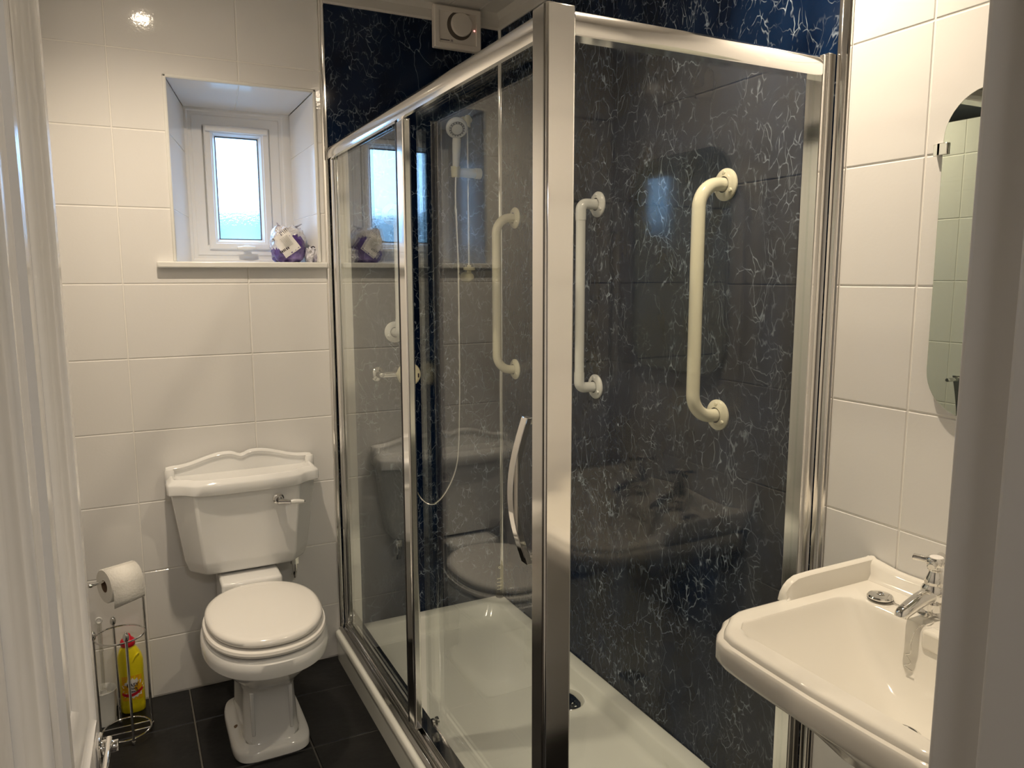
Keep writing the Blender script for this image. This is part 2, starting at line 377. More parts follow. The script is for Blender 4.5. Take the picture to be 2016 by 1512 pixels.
# left wall
wl = st(obj('wall_left', bx(WL - .12, WL - .0018, -2.60, .12, -.05, ZC + .1), 'grout', smooth=False), 'white tiled wall behind the open door, seen in the mirror', 'wall')
LV = ROWS[:-1] + [2.4665, 2.5]
LU = [YF, -2.09, -1.69, -1.29, -.89, -.49, -.09, 0.0]
for i in range(len(LU) - 1):
    for (a, b, mt) in [(LV[k], LV[k + 1], 'tile') for k in range(len(LV) - 1)]:
        place_tile('tile', tile_mesh(LU[i + 1] - LU[i] - 2 * G, b - a - 2 * G, (), mt), (WL, LU[i] + G, a + G), (0, 1, 0), (0, 0, 1), wl)
# front wall with doorway
DX0, DX1, DZ = -1.528, -.767, 2.04
bm = NB(); box(bm, WL - .12, DX0 - .02, -2.60, YF, -.05, ZC + .1); box(bm, DX1 + .02, .14, -2.60, YF, -.05, ZC + .1); box(bm, DX0 - .02, DX1 + .02, -2.60, YF, DZ + .02, ZC + .1)
wf = st(obj('wall_front', bm, 'hall', smooth=False), 'white tiled wall around the open doorway', 'wall')
for (ua, ub) in ((DX1 + .03, -.40), (-.40, 0.0), (WL, DX0 - .03)):
    for k in range(len(ROWS) - 1):
        place_tile('tile', tile_mesh(ub - ua - 2 * G, min(ROWS[k + 1], 2.5) - ROWS[k] - 2 * G, (), 'tile'), (ub - G, YF + .005, ROWS[k] + G), (-1, 0, 0), (0, 0, 1), wf)

# ceiling planks running front to back
ce = st(obj('ceiling', bx(WL - .1, .12, -2.60, .12, ZC + .004, ZC + .10), 'ceilgap', smooth=False), 'plastic plank ceiling with narrow joints', 'ceiling')
bm0 = NB(); rings(bm0, [[(.0, YF, .004), (.1185, YF, .004), (.1185, 0, .004), (.0, 0, .004)], [(.003, YF + .003, 0), (.1155, YF + .003, 0), (.1155, -.003, 0), (.003, -.003, 0)]], False, True)
pm = bpy.data.meshes.new('ceiling_plank'); bm0.to_mesh(pm); bm0.free(); pm.materials.append(M['ceil'])
x = -.108
xs = [-.108 - .1205 * k for k in range(-1, 13)]
for xx in xs:
    if xx + .1185 < .001 + .02 and xx > WL - .02:
        o = bpy.data.objects.new('ceiling_plank', pm); COL.objects.link(o); o.location = (xx + .001, 0, ZC); o.parent = ce
# cornice
bm = NB()
extrude(bm, [(0, 2.447), (-.012, 2.447), (-.014, 2.455), (-.014, 2.485), (-.03, ZC), (0, ZC)], 'x', -.705, -.0)
st(obj('trim_2', bm, 'ceil', smooth=False), 'pale cornice strip above the blue shower panel on the window wall', 'trim')
bm = NB(); extrude(bm, [(0, 2.447), (-.012, 2.447), (-.014, 2.455), (-.014, 2.485), (-.03, ZC), (0, ZC)], 'y', -2.45, -.0)
st(obj('trim_3', bm, 'ceil', smooth=False), 'pale cornice strip above the shower wall beside the washbasin', 'trim')

# blue laminate panels
PT = .006
p1 = obj('marble_panel', bx(-.706, -.002, -PT, .003, .1, 2.452), 'marble', wb, smooth=False)
p2 = obj('marble_panel', bx(-PT, .003, -1.647, -.002, .1, 2.452), 'marble', wr, smooth=False)
# chrome edge strips
bm = NB(); pr = [(-.7195, 0), (-.7195, -.006), (-.716, -.009), (-.712, -.0075), (-.7095, -.0115), (-.705, -.0115), (-.702, -.0085), (-.702, 0)]
extrude(bm, pr, 'z', .09, 2.47)
st(obj('trim_4', bm, 'alu'), 'bright metal edge strip between tiles and blue panel left of shower', 'trim')
bm = NB(); pr = [(0, -1.6755), (-.005, -1.6755), (-.0075, -1.672), (-.006, -1.667), (-.0085, -1.662), (-.009, -1.653), (-.0075, -1.6455), (0, -1.6455)]
extrude(bm, pr, 'z', .0, 2.47)
st(obj('trim_5', bm, 'alu'), 'bright metal edge strip between blue panel and washbasin tiles', 'trim')
bm = NB(); extrude(bm, [(-PT, -PT), (-PT - .011, -PT), (-PT - .010, -PT - .004), (-PT - .004, -PT - .010), (-PT, -PT - .011)], 'z', .115, 2.45)
st(obj('trim_6', bm, 'alu'), 'slim metal corner strip where the blue panels meet', 'trim')

# ------------------------------------------------------------------ window
wn = thing('window_1', (-.98, .2, 1.54), 'small white upvc window with frosted glass in tiled recess', 'window', kind='structure')
FYW = .215
bm = NB(); frame(bm, BX0 - .03, BX1 + .012, 1.515, BZ1 + .03, [(0, .05), (0, 0), (.038, 0), (.042, .004), (.052, .004), (.056, .0), (.088, .0), (.094, .012), (.098, .05)], FYW)
obj('window_frame', bm, 'upvc', wn, smooth=False, bevel=.0015)
bm = NB(); box(bm, OX0 - .02, BX0 - .004, FYW + .006, .262, 1.50, OZ1 + .02); box(bm, BX1 + .004, OX1 + .02, FYW + .006, .262, 1.50, OZ1 + .02); box(bm, BX0 - .004, BX1 + .004, FYW + .006, .262, BZ1 + .004, OZ1 + .02); box(bm, BX0 - .004, BX1 + .004, FYW + .006, .262, 1.50, 1.535)  # unseen filler boxes, added to stop sky light leaking round the frame
obj('leak_filler', bm, 'upvc', wn, smooth=False)
bm = NB(); SX0, SX1, SZ0, SZ1 = -1.101, -.872, 1.590, 2.040
frame(bm, SX0, SX1, SZ0, SZ1, [(0, .04), (0, -.004), (.004, -.009), (.022, -.009), (.026, -.004), (.029, -.004), (.039, .012), (.039, .04)], FYW)
sash = obj('sash', bm, 'upvc', wn, smooth=False, bevel=.001)
bm = NB(); frame(bm, SX0 + .0385, SX1 - .0385, SZ0 + .0385, SZ1 - .0385, [(0, .012), (0.0015, .010), (.003, .012), (.003, .02), (0, .02)], FYW)
obj('glazing_gasket', bm, 'rubber', sash, smooth=False)
obj('pane', bx(SX0 + .038, SX1 - .038, FYW + .018, FYW + .022, SZ0 + .038, SZ1 - .038), 'frost', sash, smooth=False)
obj('trickle_vent', bx(SX0 + .004, SX1 - .004, FYW - .017, FYW - .008, SZ1 - .026, SZ1 - .004), 'upvc', sash, bevel=.004)
bm = NB(); box(bm, -.985, -.960, FYW - .026, FYW - .006, 1.588, 1.606); tube(bm, [(-1.008, FYW - .030, 1.596), (-.985, FYW - .031, 1.596), (-.965, FYW - .031, 1.596), (-.940, FYW - .029, 1.597)], [.0055, .0085, .009, .006], 12)
obj('window_handle', bm, 'white', sash, bevel=.003)
bm = NB(); box(bm, OX0 + .001, OX1 - .001, 0, .24, 1.520, 1.541); box(bm, -1.292, -.7225, -.026, .0, 1.520, 1.541)
obj('window_sill', bm, 'white', wn, bevel=.004)
# garden seen through the frosted pane
st(obj('ground', bx(-14, 14, .5, 16, -.3, -.05), 'ground', smooth=False), 'garden ground outside the frosted window', 'ground')
bm = NB(); bmesh.ops.create_cube(bm, size=1); bmesh.ops.subdivide_edges(bm, edges=bm.edges, cuts=14, use_grid_fill=True)
for v in bm.verts:
    c = Vector((v.co.x * 9 - 1, v.co.y * .9 + 5.2, (v.co.z + .5) * 2.15 - .06)); d = noise.noise_vector(c * 2.3) * .16 + noise.noise_vector(c * 7) * .06
    v.co = c + (d if v.co.z > -.45 else Vector((d.x, d.y, 0)))
tag(obj('garden_hedge', bm, 'leaf'), 'blurred green hedge outside the frosted window', 'hedge')

# ------------------------------------------------------------------ door leaf (hinged left, swung into the room)
dr = thing('door_1', (-1.505, -2.46, 0), 'white panelled door standing open at the left edge', 'door', kind='structure')
dr.rotation_euler = (0, 0, math.radians(-2.4))
OFF[dr.name] = Vector((0, 0, 0))
D0, D1, DT = .012, .778, -.040
def dpart(name, y0, y1, z0, z1, mat='gloss', x0=DT, x1=0.0, bevel=.0015): return obj(name, bx(x0, x1, y0, y1, z0, z1), mat, dr, bevel=bevel, local=True)
STL = .092; MC = (D0 + D1) / 2; MW = .045
PZ = [(.22, .74), (.905, 1.86)]
dpart('stile', D0, D0 + STL, .008, 1.98); dpart('stile', D1 - STL, D1, .008, 1.98)
dpart('rail', D0 + STL, D1 - STL, .008, .22); dpart('rail', D0 + STL, D1 - STL, .74, .905); dpart('rail', D0 + STL, D1 - STL, 1.86, 1.98)
for z0, z1 in PZ:
    dpart('muntin', MC - MW, MC + MW, z0, z1)
    for y0, y1 in ((D0 + STL, MC - MW), (MC + MW, D1 - STL)):
        dpart('panel', y0, y1, z0, z1, x0=-.03, x1=-.014, bevel=0)
        bm = NB(); prof = [(-.004, .0), (.0, .007), (.012, .008), (.018, .002), (.026, .001), (.034, -.004), (.044, -.006), (.052, -.0135), (.052, -.02), (-.004, -.02)]
        rs = [[(d, y0 + i, z0 + i), (d, y1 - i, z0 + i), (d, y1 - i, z1 - i), (d, y0 + i, z1 - i)] for i, d in prof]; rs.append(rs[0]); rings(bm, rs)
        obj('moulding', bm, 'gloss', dr, local=True)
bm = NB(); box(bm, 0, .006, .712, .752, .70, .858); pl = obj('handle_plate', bm, 'chrome', dr, bevel=.003, local=True)
bm = NB(); lathe(bm, [(.011, 0), (.011, .008), (.008, .012), (.008, .02)], (.006, .733, .842), (1, 0, 0), 16)
box(bm, .010, .018, .640, .745, .829, .853); obj('lever', bm, 'chrome', pl, bevel=.004, local=True)
# door lining
bm = NB()
for sx, xa, xb in ((1, DX1, DX1 + .028), (-1, DX0 - .028, DX0)):
    box(bm, xa, xb, -2.60, YF + .004, 0, DZ + .028)
box(bm, DX0, DX1, -2.60, YF + .004, DZ, DZ + .028)
st(obj('trim_7', bm, 'jamb', bevel=.006, seg=3), 'white painted door lining at the right edge', 'trim')
bm = NB(); box(bm, DX1 - .014, DX1, -2.585, -2.497, 0, DZ); box(bm, DX0, DX0 + .014, -2.585, -2.497, 0, DZ); box(bm, DX0 + .014, DX1 - .014, -2.585, -2.497, DZ - .014, DZ)
st(obj('trim_8', bm, 'jamb', bevel=.004, seg=3), 'white door stop strip on the door lining', 'trim')
# hallway behind the camera
bm = NB(); box(bm, -3.2, .9, -4.5, -4.4, -.05, 2.6); box(bm, -3.3, -3.2, -4.5, -2.6, -.05, 2.6); box(bm, .9, 1.0, -4.5, -2.6, -.05, 2.6); box(bm, -3.3, WL - .12, -2.7, -2.6, -.05, 2.6); box(bm, .14, 1.0, -2.7, -2.6, -.05, 2.6)
st(obj('wall_hall', bm, 'hall', smooth=False), 'plain hallway walls behind the camera', 'wall')
st(obj('floor_hall', bx(-3.3, 1.0, -4.5, -2.60, -.06, 0), 'hallfloor', smooth=False), 'dark hallway carpet', 'floor')
st(obj('ceiling_hall', bx(-3.3, 1.0, -4.5, -2.60, 2.5, 2.6), 'hall', smooth=False), 'plain hallway ceiling', 'ceiling')
hl = thing('hall_fill_light', (-1.2, -3.6, 2.5), 'unseen hallway ceiling light added behind the camera to fill the doorway', 'ceiling light')  # unseen lamp, added to brighten the jamb and door
obj('shade', lathe(NB(), [(.13, 0), (.13, -.02), (.10, -.06), (0, -.075)], (-1.2, -3.6, 2.499)), 'halllamp', hl)
obj('base_ring', lathe(NB(), [(.13, 0), (.14, 0), (.14, -.018), (.13, -.02)], (-1.2, -3.6, 2.4995)), 'white', hl)

# ------------------------------------------------------------------ downlights
for (lx, ly, lab) in ((-1.262, -.65, 'round recessed ceiling downlight above the toilet'), (-.335, -1.66, 'round recessed ceiling downlight between shower and washbasin')):
    t = thing('downlight', (lx, ly, ZC), lab, 'downlight', 'recessed ceiling downlights')
    obj('bezel', lathe(NB(), [(.0268, -.001), (.030, -.006), (.040, -.005), (.043, -.001), (.043, 0)], (lx, ly, ZC), n=32), 'chrome', t)
    obj('lamp', lathe(NB(), [(.0265, -.002), (.02, -.0035), (0, -.004)], (lx, ly, ZC), n=24), 'lamp', t)
    ld = bpy.data.lights.new('beam', 'SPOT'); ld.energy = SPOT_POWER; ld.color = LAMP_COL[:3]; ld.spot_size = math.radians(140); ld.spot_blend = 1.0; ld.shadow_soft_size = .024
    lo = bpy.data.objects.new('beam', ld); COL.objects.link(lo); lo.parent = t; lo.location = (0, 0, -.008)

# ------------------------------------------------------------------ shower tray
tr = thing('shower_tray', (-.37, -.83, 0), 'white rectangular shower tray with raised rim', 'shower tray')
TX0, TX1, TY0, TY1 = -.742, -.007, -1.668, -.007
def rr(i, z, rad): return [(a, b, z) for a, b in rrect(TX0 + i, TX1 - i, TY0 + i, TY1 - i, rad, 5)]
bm = NB(); rings(bm, [rr(.004, 0, .02), rr(.004, .088, .02), rr(0, .092, .02), rr(0, .108, .02), rr(.003, .113, .02), rr(.008, .115, .02), rr(.048, .115, .03), rr(.054, .1135, .04), rr(.060, .108, .05), rr(.072, .07, .06), rr(.082, .060, .07), rr(.10, .057, .07), rr(.30, .052, .04)], True, True)
obj('tray_body', bm, 'tray', tr)
dc = obj('drain_cover', lathe(NB(), [(.066, .0), (.066, .004), (.058, .010), (.03, .014), (0, .015)], (-.145, -.775, .0555), n=36), 'chrome', tr)

# ------------------------------------------------------------------ shower enclosure
en = thing('shower_enclosure', (-.70, -.83, .115), 'polished metal framed shower enclosure with sliding glass door', 'shower enclosure')
ZB, ZT = .116, 1.962
def ep(name, bm, mat='alu', parent=None, bevel=.002, **k): return obj(name, bm, mat, parent or en, bevel=bevel, **k)
# wall profile at the window wall
bm = NB(); pr = [(-.701, -.0125), (-.701, -.03), (-.697, -.034), (-.697, -.045), (-.691, -.047), (-.691, -.056), (-.684, -.058), (-.684, -.066), (-.645, -.066), (-.645, -.0125)]
extrude(bm, pr, 'z', ZB, 1.957); ep('wall_profile', bm, bevel=.001)
# corner post
bm = NB(); box(bm, -.720, -.661, -1.645, -1.590, ZB, 1.958); post = ep('corner_post', bm, bevel=.004)
bm = NB(); box(bm, -.7215, -.7195, -1.6375, -1.6345, ZB + .002, 1.957); obj('groove', bm, 'aludark', post, smooth=False)
bm = NB(); box(bm, -.708, -.642, -1.590, -1.583, ZB, 1.952); ep('post_channel', bm, bevel=.003)
# top rail with rounded crown
bm = NB(); pr = [(-.7, 1.908), (-.7085, 1.910), (-.711, 1.918), (-.711, 1.930), (-.7085, 1.944), (-.701, 1.956), (-.690, 1.962), (-.664, 1.962), (-.664, 1.950), (-.6665, 1.950), (-.6665, 1.959), (-.690, 1.959), (-.6985, 1.953), (-.7045, 1.943), (-.7068, 1.930), (-.7068, 1.918), (-.7055, 1.912)]
extrude(bm, pr, 'y', -1.592, -.016); ep('top_rail', bm, bevel=0)
# bottom track
bm = NB(); pr = [(-.727, ZB), (-.727, .122), (-.715, .128), (-.712, .126), (-.704, .126), (-.702, .14), (-.695, .142), (-.693, .132), (-.684, .130), (-.682, .143), (-.662, .143), (-.642, .142), (-.640, ZB)]
extrude(bm, pr, 'y', -1.585, -.018); ep('bottom_track', bm, 'aludark', bevel=.0012)
# fixed pane with its closing stile
fp = obj('fixed_pane', bx(-.6945, -.6885, -.81, -.060, .135, 1.950), 'glass', en, smooth=False)
bm = NB(); box(bm, -.705, -.680, -.835, -.768, .14, 1.911); obj('pane_stile', bm, 'alu', fp, bevel=.006, seg=3)
bm = NB(); box(bm, -.7062, -.704, -.783, -.776, .14, 1.911); obj('seal_strip', bm, 'rubber', fp, smooth=False)
# sliding pane
sp = obj('sliding_pane', bx(-.6535, -.6475, -1.578, -.800, .143, 1.955), 'glass', en, smooth=False)
bm = NB(); box(bm, -.662, -.640, -1.583, -1.573, .143, 1.955); obj('door_stile', bm, 'alu', sp, bevel=.005, seg=3)
bm = NB(); lathe(bm, [(.012, 0), (.012, -.006), (.0, -.008)], (-.654, -.86, .168), (1, 0, 0), 20); lathe(bm, [(.014, 0), (.014, .006), (.0, .010)], (-.647, -.86, .168), (1, 0, 0), 20)
obj('roller', bm, 'chrome', sp)
# bowed pull handle
bm = NB(); rs = []
for k in range(17):
    t = k / 16; z = .905 + .305 * t; bow = math.sin(t * PI) * .033; xo = -.700 - bow; y = -1.532
    rs.append([(xo - .005, y - .012, z), (xo - .005, y + .012, z), (xo + .009, y + .012, z), (xo + .009, y - .012, z)])
rings(bm, rs, True, True); tube(bm, [(-.652, -1.532, .915), (-.704, -1.532, .915)], .006, 10); tube(bm, [(-.652, -1.532, 1.20), (-.704, -1.532, 1.20)], .006, 10)
obj('pull_handle', bm, 'chrome', sp, bevel=.003)
# side panel
bm = NB(); pr = [(-1.640, 1.909), (-1.643, 1.913), (-1.643, 1.932), (-1.640, 1.945), (-1.633, 1.952), (-1.600, 1.952), (-1.600, 1.911)]
extrude(bm, pr, 'x', -.661, -.046); ep('side_top_rail', bm, bevel=0)
bm = NB(); box(bm, -.661, -.046, -1.643, -1.60, ZB, .148); ep('side_bottom_rail', bm, bevel=.003)
bm = NB(); box(bm, -.046, -.031, -1.643, -1.598, ZB, 1.953); ep('side_stile', bm, bevel=.002)
bm = NB(); box(bm, -.0305, -.0065, -1.6435, -1.596, ZB, 1.958); ep('side_wall_profile', bm, bevel=.002)
obj('side_pane', bx(-.661, -.046, -1.625, -1.619, .145, 1.912), 'glass', en, smooth=False)

# ------------------------------------------------------------------ grab rails
def flange(bm_name, org, axis, mat, parent, rad=.041):
    fo = obj('flange', lathe(NB(), [(rad, 0), (rad, .004), (rad - .004, .008), (rad - .014, .010), (.0235, .0115), (.0205, .0115)], org, axis, 36), mat, parent)
    a, e1, e2 = basis(axis)
    for k in range(3):
        th = k * 2 * PI / 3 + .5; p = Vector(org) + (e1 * math.cos(th) + e2 * math.sin(th)) * (rad - .011) + a * .008
        obj('screw_cap', lathe(NB(), [(.0058, 0), (.0058, .0022), (.004, .0045), (0, .0052)], p, axis, 12), mat, fo)
def grab(base, axis, zt, zb, proj, rad, mat, lab, bend, elbow=False):
    b = Vector(base); a = Vector(axis); t = thing('grab_rail', (b.x, b.y, zb), lab, 'grab rail', 'shower grab rails')
    pth = bend_path([b + Vector((0, 0, zt)), b + a * proj + Vector((0, 0, zt)), b + a * proj + Vector((0, 0, zb)), b + Vector((0, 0, zb))], bend, 10)
    if not elbow: obj('bar', tube(NB(), pth, rad, 20), mat, t)
    else:
        o = b + a * proj
        obj('bar', tube(NB(), [o + Vector((0, 0, zt - bend - .03)), o + Vector((0, 0, zb + bend + .03))], rad - .0008, 20), mat, t)
        for z, s in ((zt, -1), (zb, 1)):
            obj('elbow', tube(NB(), bend_path([b + Vector((0, 0, z)), o + Vector((0, 0, z)), o + Vector((0, 0, z + s * (bend + .032)))], bend, 10), rad + .0006, 20), mat, t)
    flange('flange', b + Vector((0, 0, zt)), axis, mat, t); flange('flange', b + Vector((0, 0, zb)), axis, mat, t)
grab((-PT, -.137, 0), (-1, 0, 0), 1.716, 1.118, .083, .0175, 'cream', 'cream curved grab rail nearest the shower corner', .062)
grab((-PT, -.726, 0), (-1, 0, 0), 1.719, 1.122, .066, .0165, 'white', 'white grab rail with square elbows just right of the corner post', .020, True)
grab((-PT, -1.318, 0), (-1, 0, 0), 1.719, 1.121, .088, .0175, 'cream', 'large cream curved grab rail nearest the washbasin', .062)
grab((-.467, -PT, 0), (0, -1, 0), 1.723, 1.276, .066, .0165, 'white', 'white grab rail half hidden behind the sliding door stile', .020, True)

# ------------------------------------------------------------------ shower kit
rk = thing('shower_riser_rail', (-.165, -PT, 1.52), 'slim chrome riser rail with yellowed brackets in the shower', 'shower rail')
RX, RY = -.173, -.062
obj('rail', tube(NB(), [(RX, RY, 1.52), (RX, RY, 2.085)], .0055, 14), 'chrome', rk)
bm = NB(); lathe(bm, [(.022, 0), (.022, .018), (.017, .035), (.013, .05), (.012, .064), (0, .068)], (RX + .004, -PT, 2.085), (0, -1, 0), 24); lathe(bm, [(.012, -.026), (.0125, .012), (.008, .018), (0, .019)], (RX, RY, 2.085), n=20)
obj('top_bracket', bm, 'yellowed', rk)
bm = NB(); lathe(bm, [(.0, 0), (.009, .001), (.009, .01), (.023, .011), (.023, .022), (.008, .024), (.008, .030), (0, .031)], (RX, RY, 1.503), n=28); lathe(bm, [(.021, 0), (.021, .03), (.017, .052), (.010, .060), (0, .062)], (RX + .006, -PT, 1.487), (0, -1, 0), 24)
obj('bottom_bracket', bm, 'yellowed', rk)
bm = NB(); lathe(bm, [(0, -.060), (.0165, -.059), (.0185, -.02), (.0185, .012), (.021, .013), (.021, .036), (0, .038)], (RX + .010, RY - .012, 1.885), (1, 0, 0), 24); lathe(bm, [(.016, -.020), (.0185, .020), (.013, .020), (.012, -.020)], (RX - .062, RY - .022, 1.885), n=22)
obj('slider', bm, 'yellowed', rk)
hs = thing('hand_shower', (-.22, -.08, 1.87), 'white hand shower head with long coiled hose', 'hand shower')
hd = Vector((-.02, -.16, 1)).normalized(); h0 = Vector((RX - .062, RY - .022, 1.868))
pts = [h0 + hd * t for t in (0, .03, .06, .09, .12, .14)]
obj('handle', tube(NB(), pts, [.0105, .0125, .014, .0155, .0165, .016], 20), 'white', hs)
hc = h0 + hd * .176 + Vector((-.004, -.006, 0)); ax = Vector((-.18, -.76, -.62)).normalized()
head = obj('head', lathe(NB(), [(0, -.026), (.02, -.025), (.035, -.016), (.041, -.004), (.041, .006), (.036, .011), (.030, .011)], hc, ax, 36), 'white', hs)
obj('nozzle_ring', lathe(NB(), [(.030, .0108), (.029, .0125), (.0215, .0125), (.021, .0108)], hc, ax, 36), 'greyplastic', head)
obj('face', lathe(NB(), [(.021, .010), (.0205, .014), (.012, .0165), (0, .017)], hc, ax, 30), 'white', head)
a, e1, e2 = basis(ax)
bm = NB()
for k in range(16):
    th = 2 * PI * k / 16; p = hc + (e1 * math.cos(th) + e2 * math.sin(th)) * .0265
    lathe(bm, [(.0022, .011), (.0022, .0145), (0, .015)], p, ax, 6)
obj('nozzle_teeth', bm, 'white', head)
hp = smooth_path([h0, h0 + Vector((.003, .012, -.10)), (-.217, -.055, 1.55), (-.214, -.05, 1.2), (-.217, -.05, .95), (-.232, -.055, .74), (-.285, -.06, .625), (-.345, -.06, .583), (-.405, -.06, .64), (-.44, -.06, .80), (-.445, -.06, 1.02)], 22)
rad = [.0048 + (.0007 if i % 2 else 0) for i in range(len(hp))]
obj('hose', tube(NB(), hp, rad, 8), 'alu', hs)
sv = thing('shower_valve', (-.445, -PT, 1.115), 'yellowed round shower valve with chrome inlet behind the door stile', 'shower valve')
VX, VZ = -.435, 1.115
obj('body', lathe(NB(), [(.046, 0), (.046, .012), (.040, .02), (.034, .05), (.034, .062)], (VX, -PT, VZ), (0, -1, 0), 32), 'chrome', sv)
kn = obj('dial', lathe(NB(), [(.042, .050), (.0455, .054), (.0455, .072), (.042, .080), (.034, .083), (.027, .081), (0, .082)], (VX, -PT, VZ), (0, -1, 0), 36), 'yellowed', sv)
obj('dial_mark', bx(VX + .030, VX + .035, -PT - .0835, -PT - .081, VZ - .012, VZ + .004), 'ink', kn, smooth=False)
bm = NB(); lathe(bm, [(.028, 0), (.028, .004), (.02, .012), (.013, .016), (.013, .03)], (VX - .105, -PT, VZ), (0, -1, 0), 26)
tube(bm, bend_path([(VX - .105, -PT - .015, VZ), (VX - .105, -PT - .038, VZ), (VX - .02, -PT - .038, VZ)], .018, 6), .0125, 16); obj('inlet_elbow', bm, 'chrome', sv)
bm = NB(); tube(bm, [(VX - .01, -PT - .05, VZ - .03), (VX - .01, -PT - .05, VZ - .09)], .010, 14); obj('hose_outlet', bm, 'chrome', sv)

# clear scraper standing in the corner of the tray rim
sq = thing('squeegee', (-.030, -.030, .115), 'small translucent yellowish plastic scraper standing in shower corner', 'scraper')
bm = NB(); extrude(bm, [(a, b) for a, b in rrect(-.048, -.013, .1285, .262, .014, 6)], 'y', -.034, -.027); obj('blade', bm, 'clear', sq, bevel=.001)
obj('foot', lathe(NB(), [(.0, 0), (.016, .0005), (.0175, .005), (.016, .012), (.012, .014), (0, .0145)], (-.030, -.0305, .1155), n=24), 'rubber', sq)
bm = NB(); lathe(bm, [(.0030, 0), (.0055, 0), (.0055, .002), (.0030, .002), (.0030, 0)], (-.0315, -.034, .249), (0, -1, 0), 18); obj('eyelet', bm, 'yellowed', sq)
bm = NB()
for k in range(4): box(bm, -.044, -.022, -.0352, -.034, .150 + k * .016, .153 + k * .016)
obj('ribs', bm, 'yellowed', sq, smooth=False)

# ------------------------------------------------------------------ extractor fan
FX0, FX1, FZ0, FZ1 = -.297, -.103, 2.345, 2.498
ef = thing('extractor_fan', (-.20, -PT, FZ0), 'square beige extractor fan with round cover high on the blue panel', 'extractor fan')
obj('housing', bx(FX0, FX1, -.034, -.0145, FZ0, FZ1), 'fan', ef, bevel=.004)
bm = NB(); frame(bm, FX0, FX1, FZ0, FZ1, [(0, -.0), (0, -.006), (.004, -.010), (.020, -.010), (.022, -.004), (.022, 0)], -.034); rim = obj('rim', bm, 'fan', ef, smooth=False, bevel=.001)
fc = Vector((-.192, -.034, 2.432))
bm = NB(); box(bm, FX0 + .021, FX1 - .021, -.039, -.034, FZ0 + .021, FZ1 - .021); obj('front_plate', bm, 'fan', ef, bevel=.001)
obj('gap_shade_disc', lathe(NB(), [(.0515, .0052), (.0515, .0062), (.046, .0062), (0, .0062)], fc, (0, -1, 0), 44), 'fandark', ef)  # dark disc paints the ring of shade behind the cover
obj('cover_disc', lathe(NB(), [(.040, .006), (.043, .012), (.043, .016), (.040, .021), (.020, .023), (0, .0235)], fc + Vector((.004, 0, .003)), (0, -1, 0), 44), 'fan', ef)
obj('indicator_light', lathe(NB(), [(.003, 0), (.003, .002), (0, .003)], (FX1 - .028, -.039, 2.422), (0, -1, 0), 12), 'led', ef)
bm = NB()
for k in range(9): box(bm, FX0 + .026 + k * .0042, FX0 + .0295 + k * .0042, -.0396, -.0390, FZ0 + .028, FZ0 + .0315)
box(bm, FX0 + .069, FX0 + .071, -.0396, -.0390, FZ0 + .026, FZ0 + .034); box(bm, FX0 + .074, FX0 + .076, -.0396, -.0390, FZ0 + .026, FZ0 + .034)
obj('printed_mark', bm, 'ink', ef, smooth=False)

# ------------------------------------------------------------------ toilet
TC = -1.060
tl = thing('toilet', (TC, -.35, 0), 'white close coupled traditional toilet with closed lid beneath the window', 'toilet')
# cistern body
def oct_(w, d1, wf, d, z, yb=-.012): return [(TC - w, yb, z), (TC - w, -d1, z), (TC - wf, -d, z), (TC + wf, -d, z), (TC + w, -d1, z), (TC + w, yb, z)]
bm = NB(); rings(bm, [oct_(.185, .085, .135, .142, .470), oct_(.197, .095, .146, .155, .478), oct_(.204, .10, .150, .165, .505), oct_(.208, .102, .152, .168, .515), oct_(.242, .112, .172, .182, .770)], True, True)
cis = obj('cistern', bm, 'ceramic', tl, bevel=.011, seg=4, ang=12)
# cistern lid
def lid_out(i, z):
    half = [(.0, -.200), (.09, -.199), (.150, -.195), (.172, -.189), (.186, -.178), (.197, -.165), (.212, -.155), (.232, -.148), (.247, -.142), (.252, -.130), (.252, -.07), (.252, -.012)]
    pts = []
    for hx, hy in half: pts.append((TC + max(hx - i, 0) if hx else TC, hy + i if hy < -.02 else hy, z))
    left = [(2 * TC - p[0], p[1], p[2]) for p in reversed(pts[1:])]
    return left + pts
bm = NB(); rings(bm, [lid_out(.012, .762), lid_out(.003, .763), lid_out(0, .767), lid_out(0, .795), lid_out(.003, .801), lid_out(.010, .806), lid_out(.014, .812), lid_out(.019, .814), lid_out(.026, .811), lid_out(.032, .805), lid_out(.045, .802)], True, True)
N_ = 48; fr, bk = [], []
def arch(t):
    a = abs(t); base = .838
    if a > .93: return base - .004 * (a - .93) / .07
    return base + .034 * (0.5 + 0.5 * math.cos(PI * min(max(a - .20, 0) / .70, 1))) - .013 * math.exp(-(a / .085) ** 2)
rs = []
for k in range(N_ + 1):
    t = -1 + 2 * k / N_; xx = TC + .248 * t; z = arch(t)
    rs.append([(xx, -.010, .790), (xx, -.010, z), (xx, -.018, z + .002), (xx, -.031, z - .001), (xx, -.035, z - .006), (xx, -.033, z - .013), (xx, -.028, z - .017), (xx, -.028, .790)])
rings(bm, rs, True, True)
for s in (-1, 1):   # corner scroll at each end of the upstand
    lathe(bm, [(.0, -.030), (.012, -.028), (.017, -.02), (.016, .02), (.012, .027), (0, .029)], (TC + s * .238, -.045, .808), (0, 0, 1), 14)
obj('cistern_lid', bm, 'ceramic', tl)
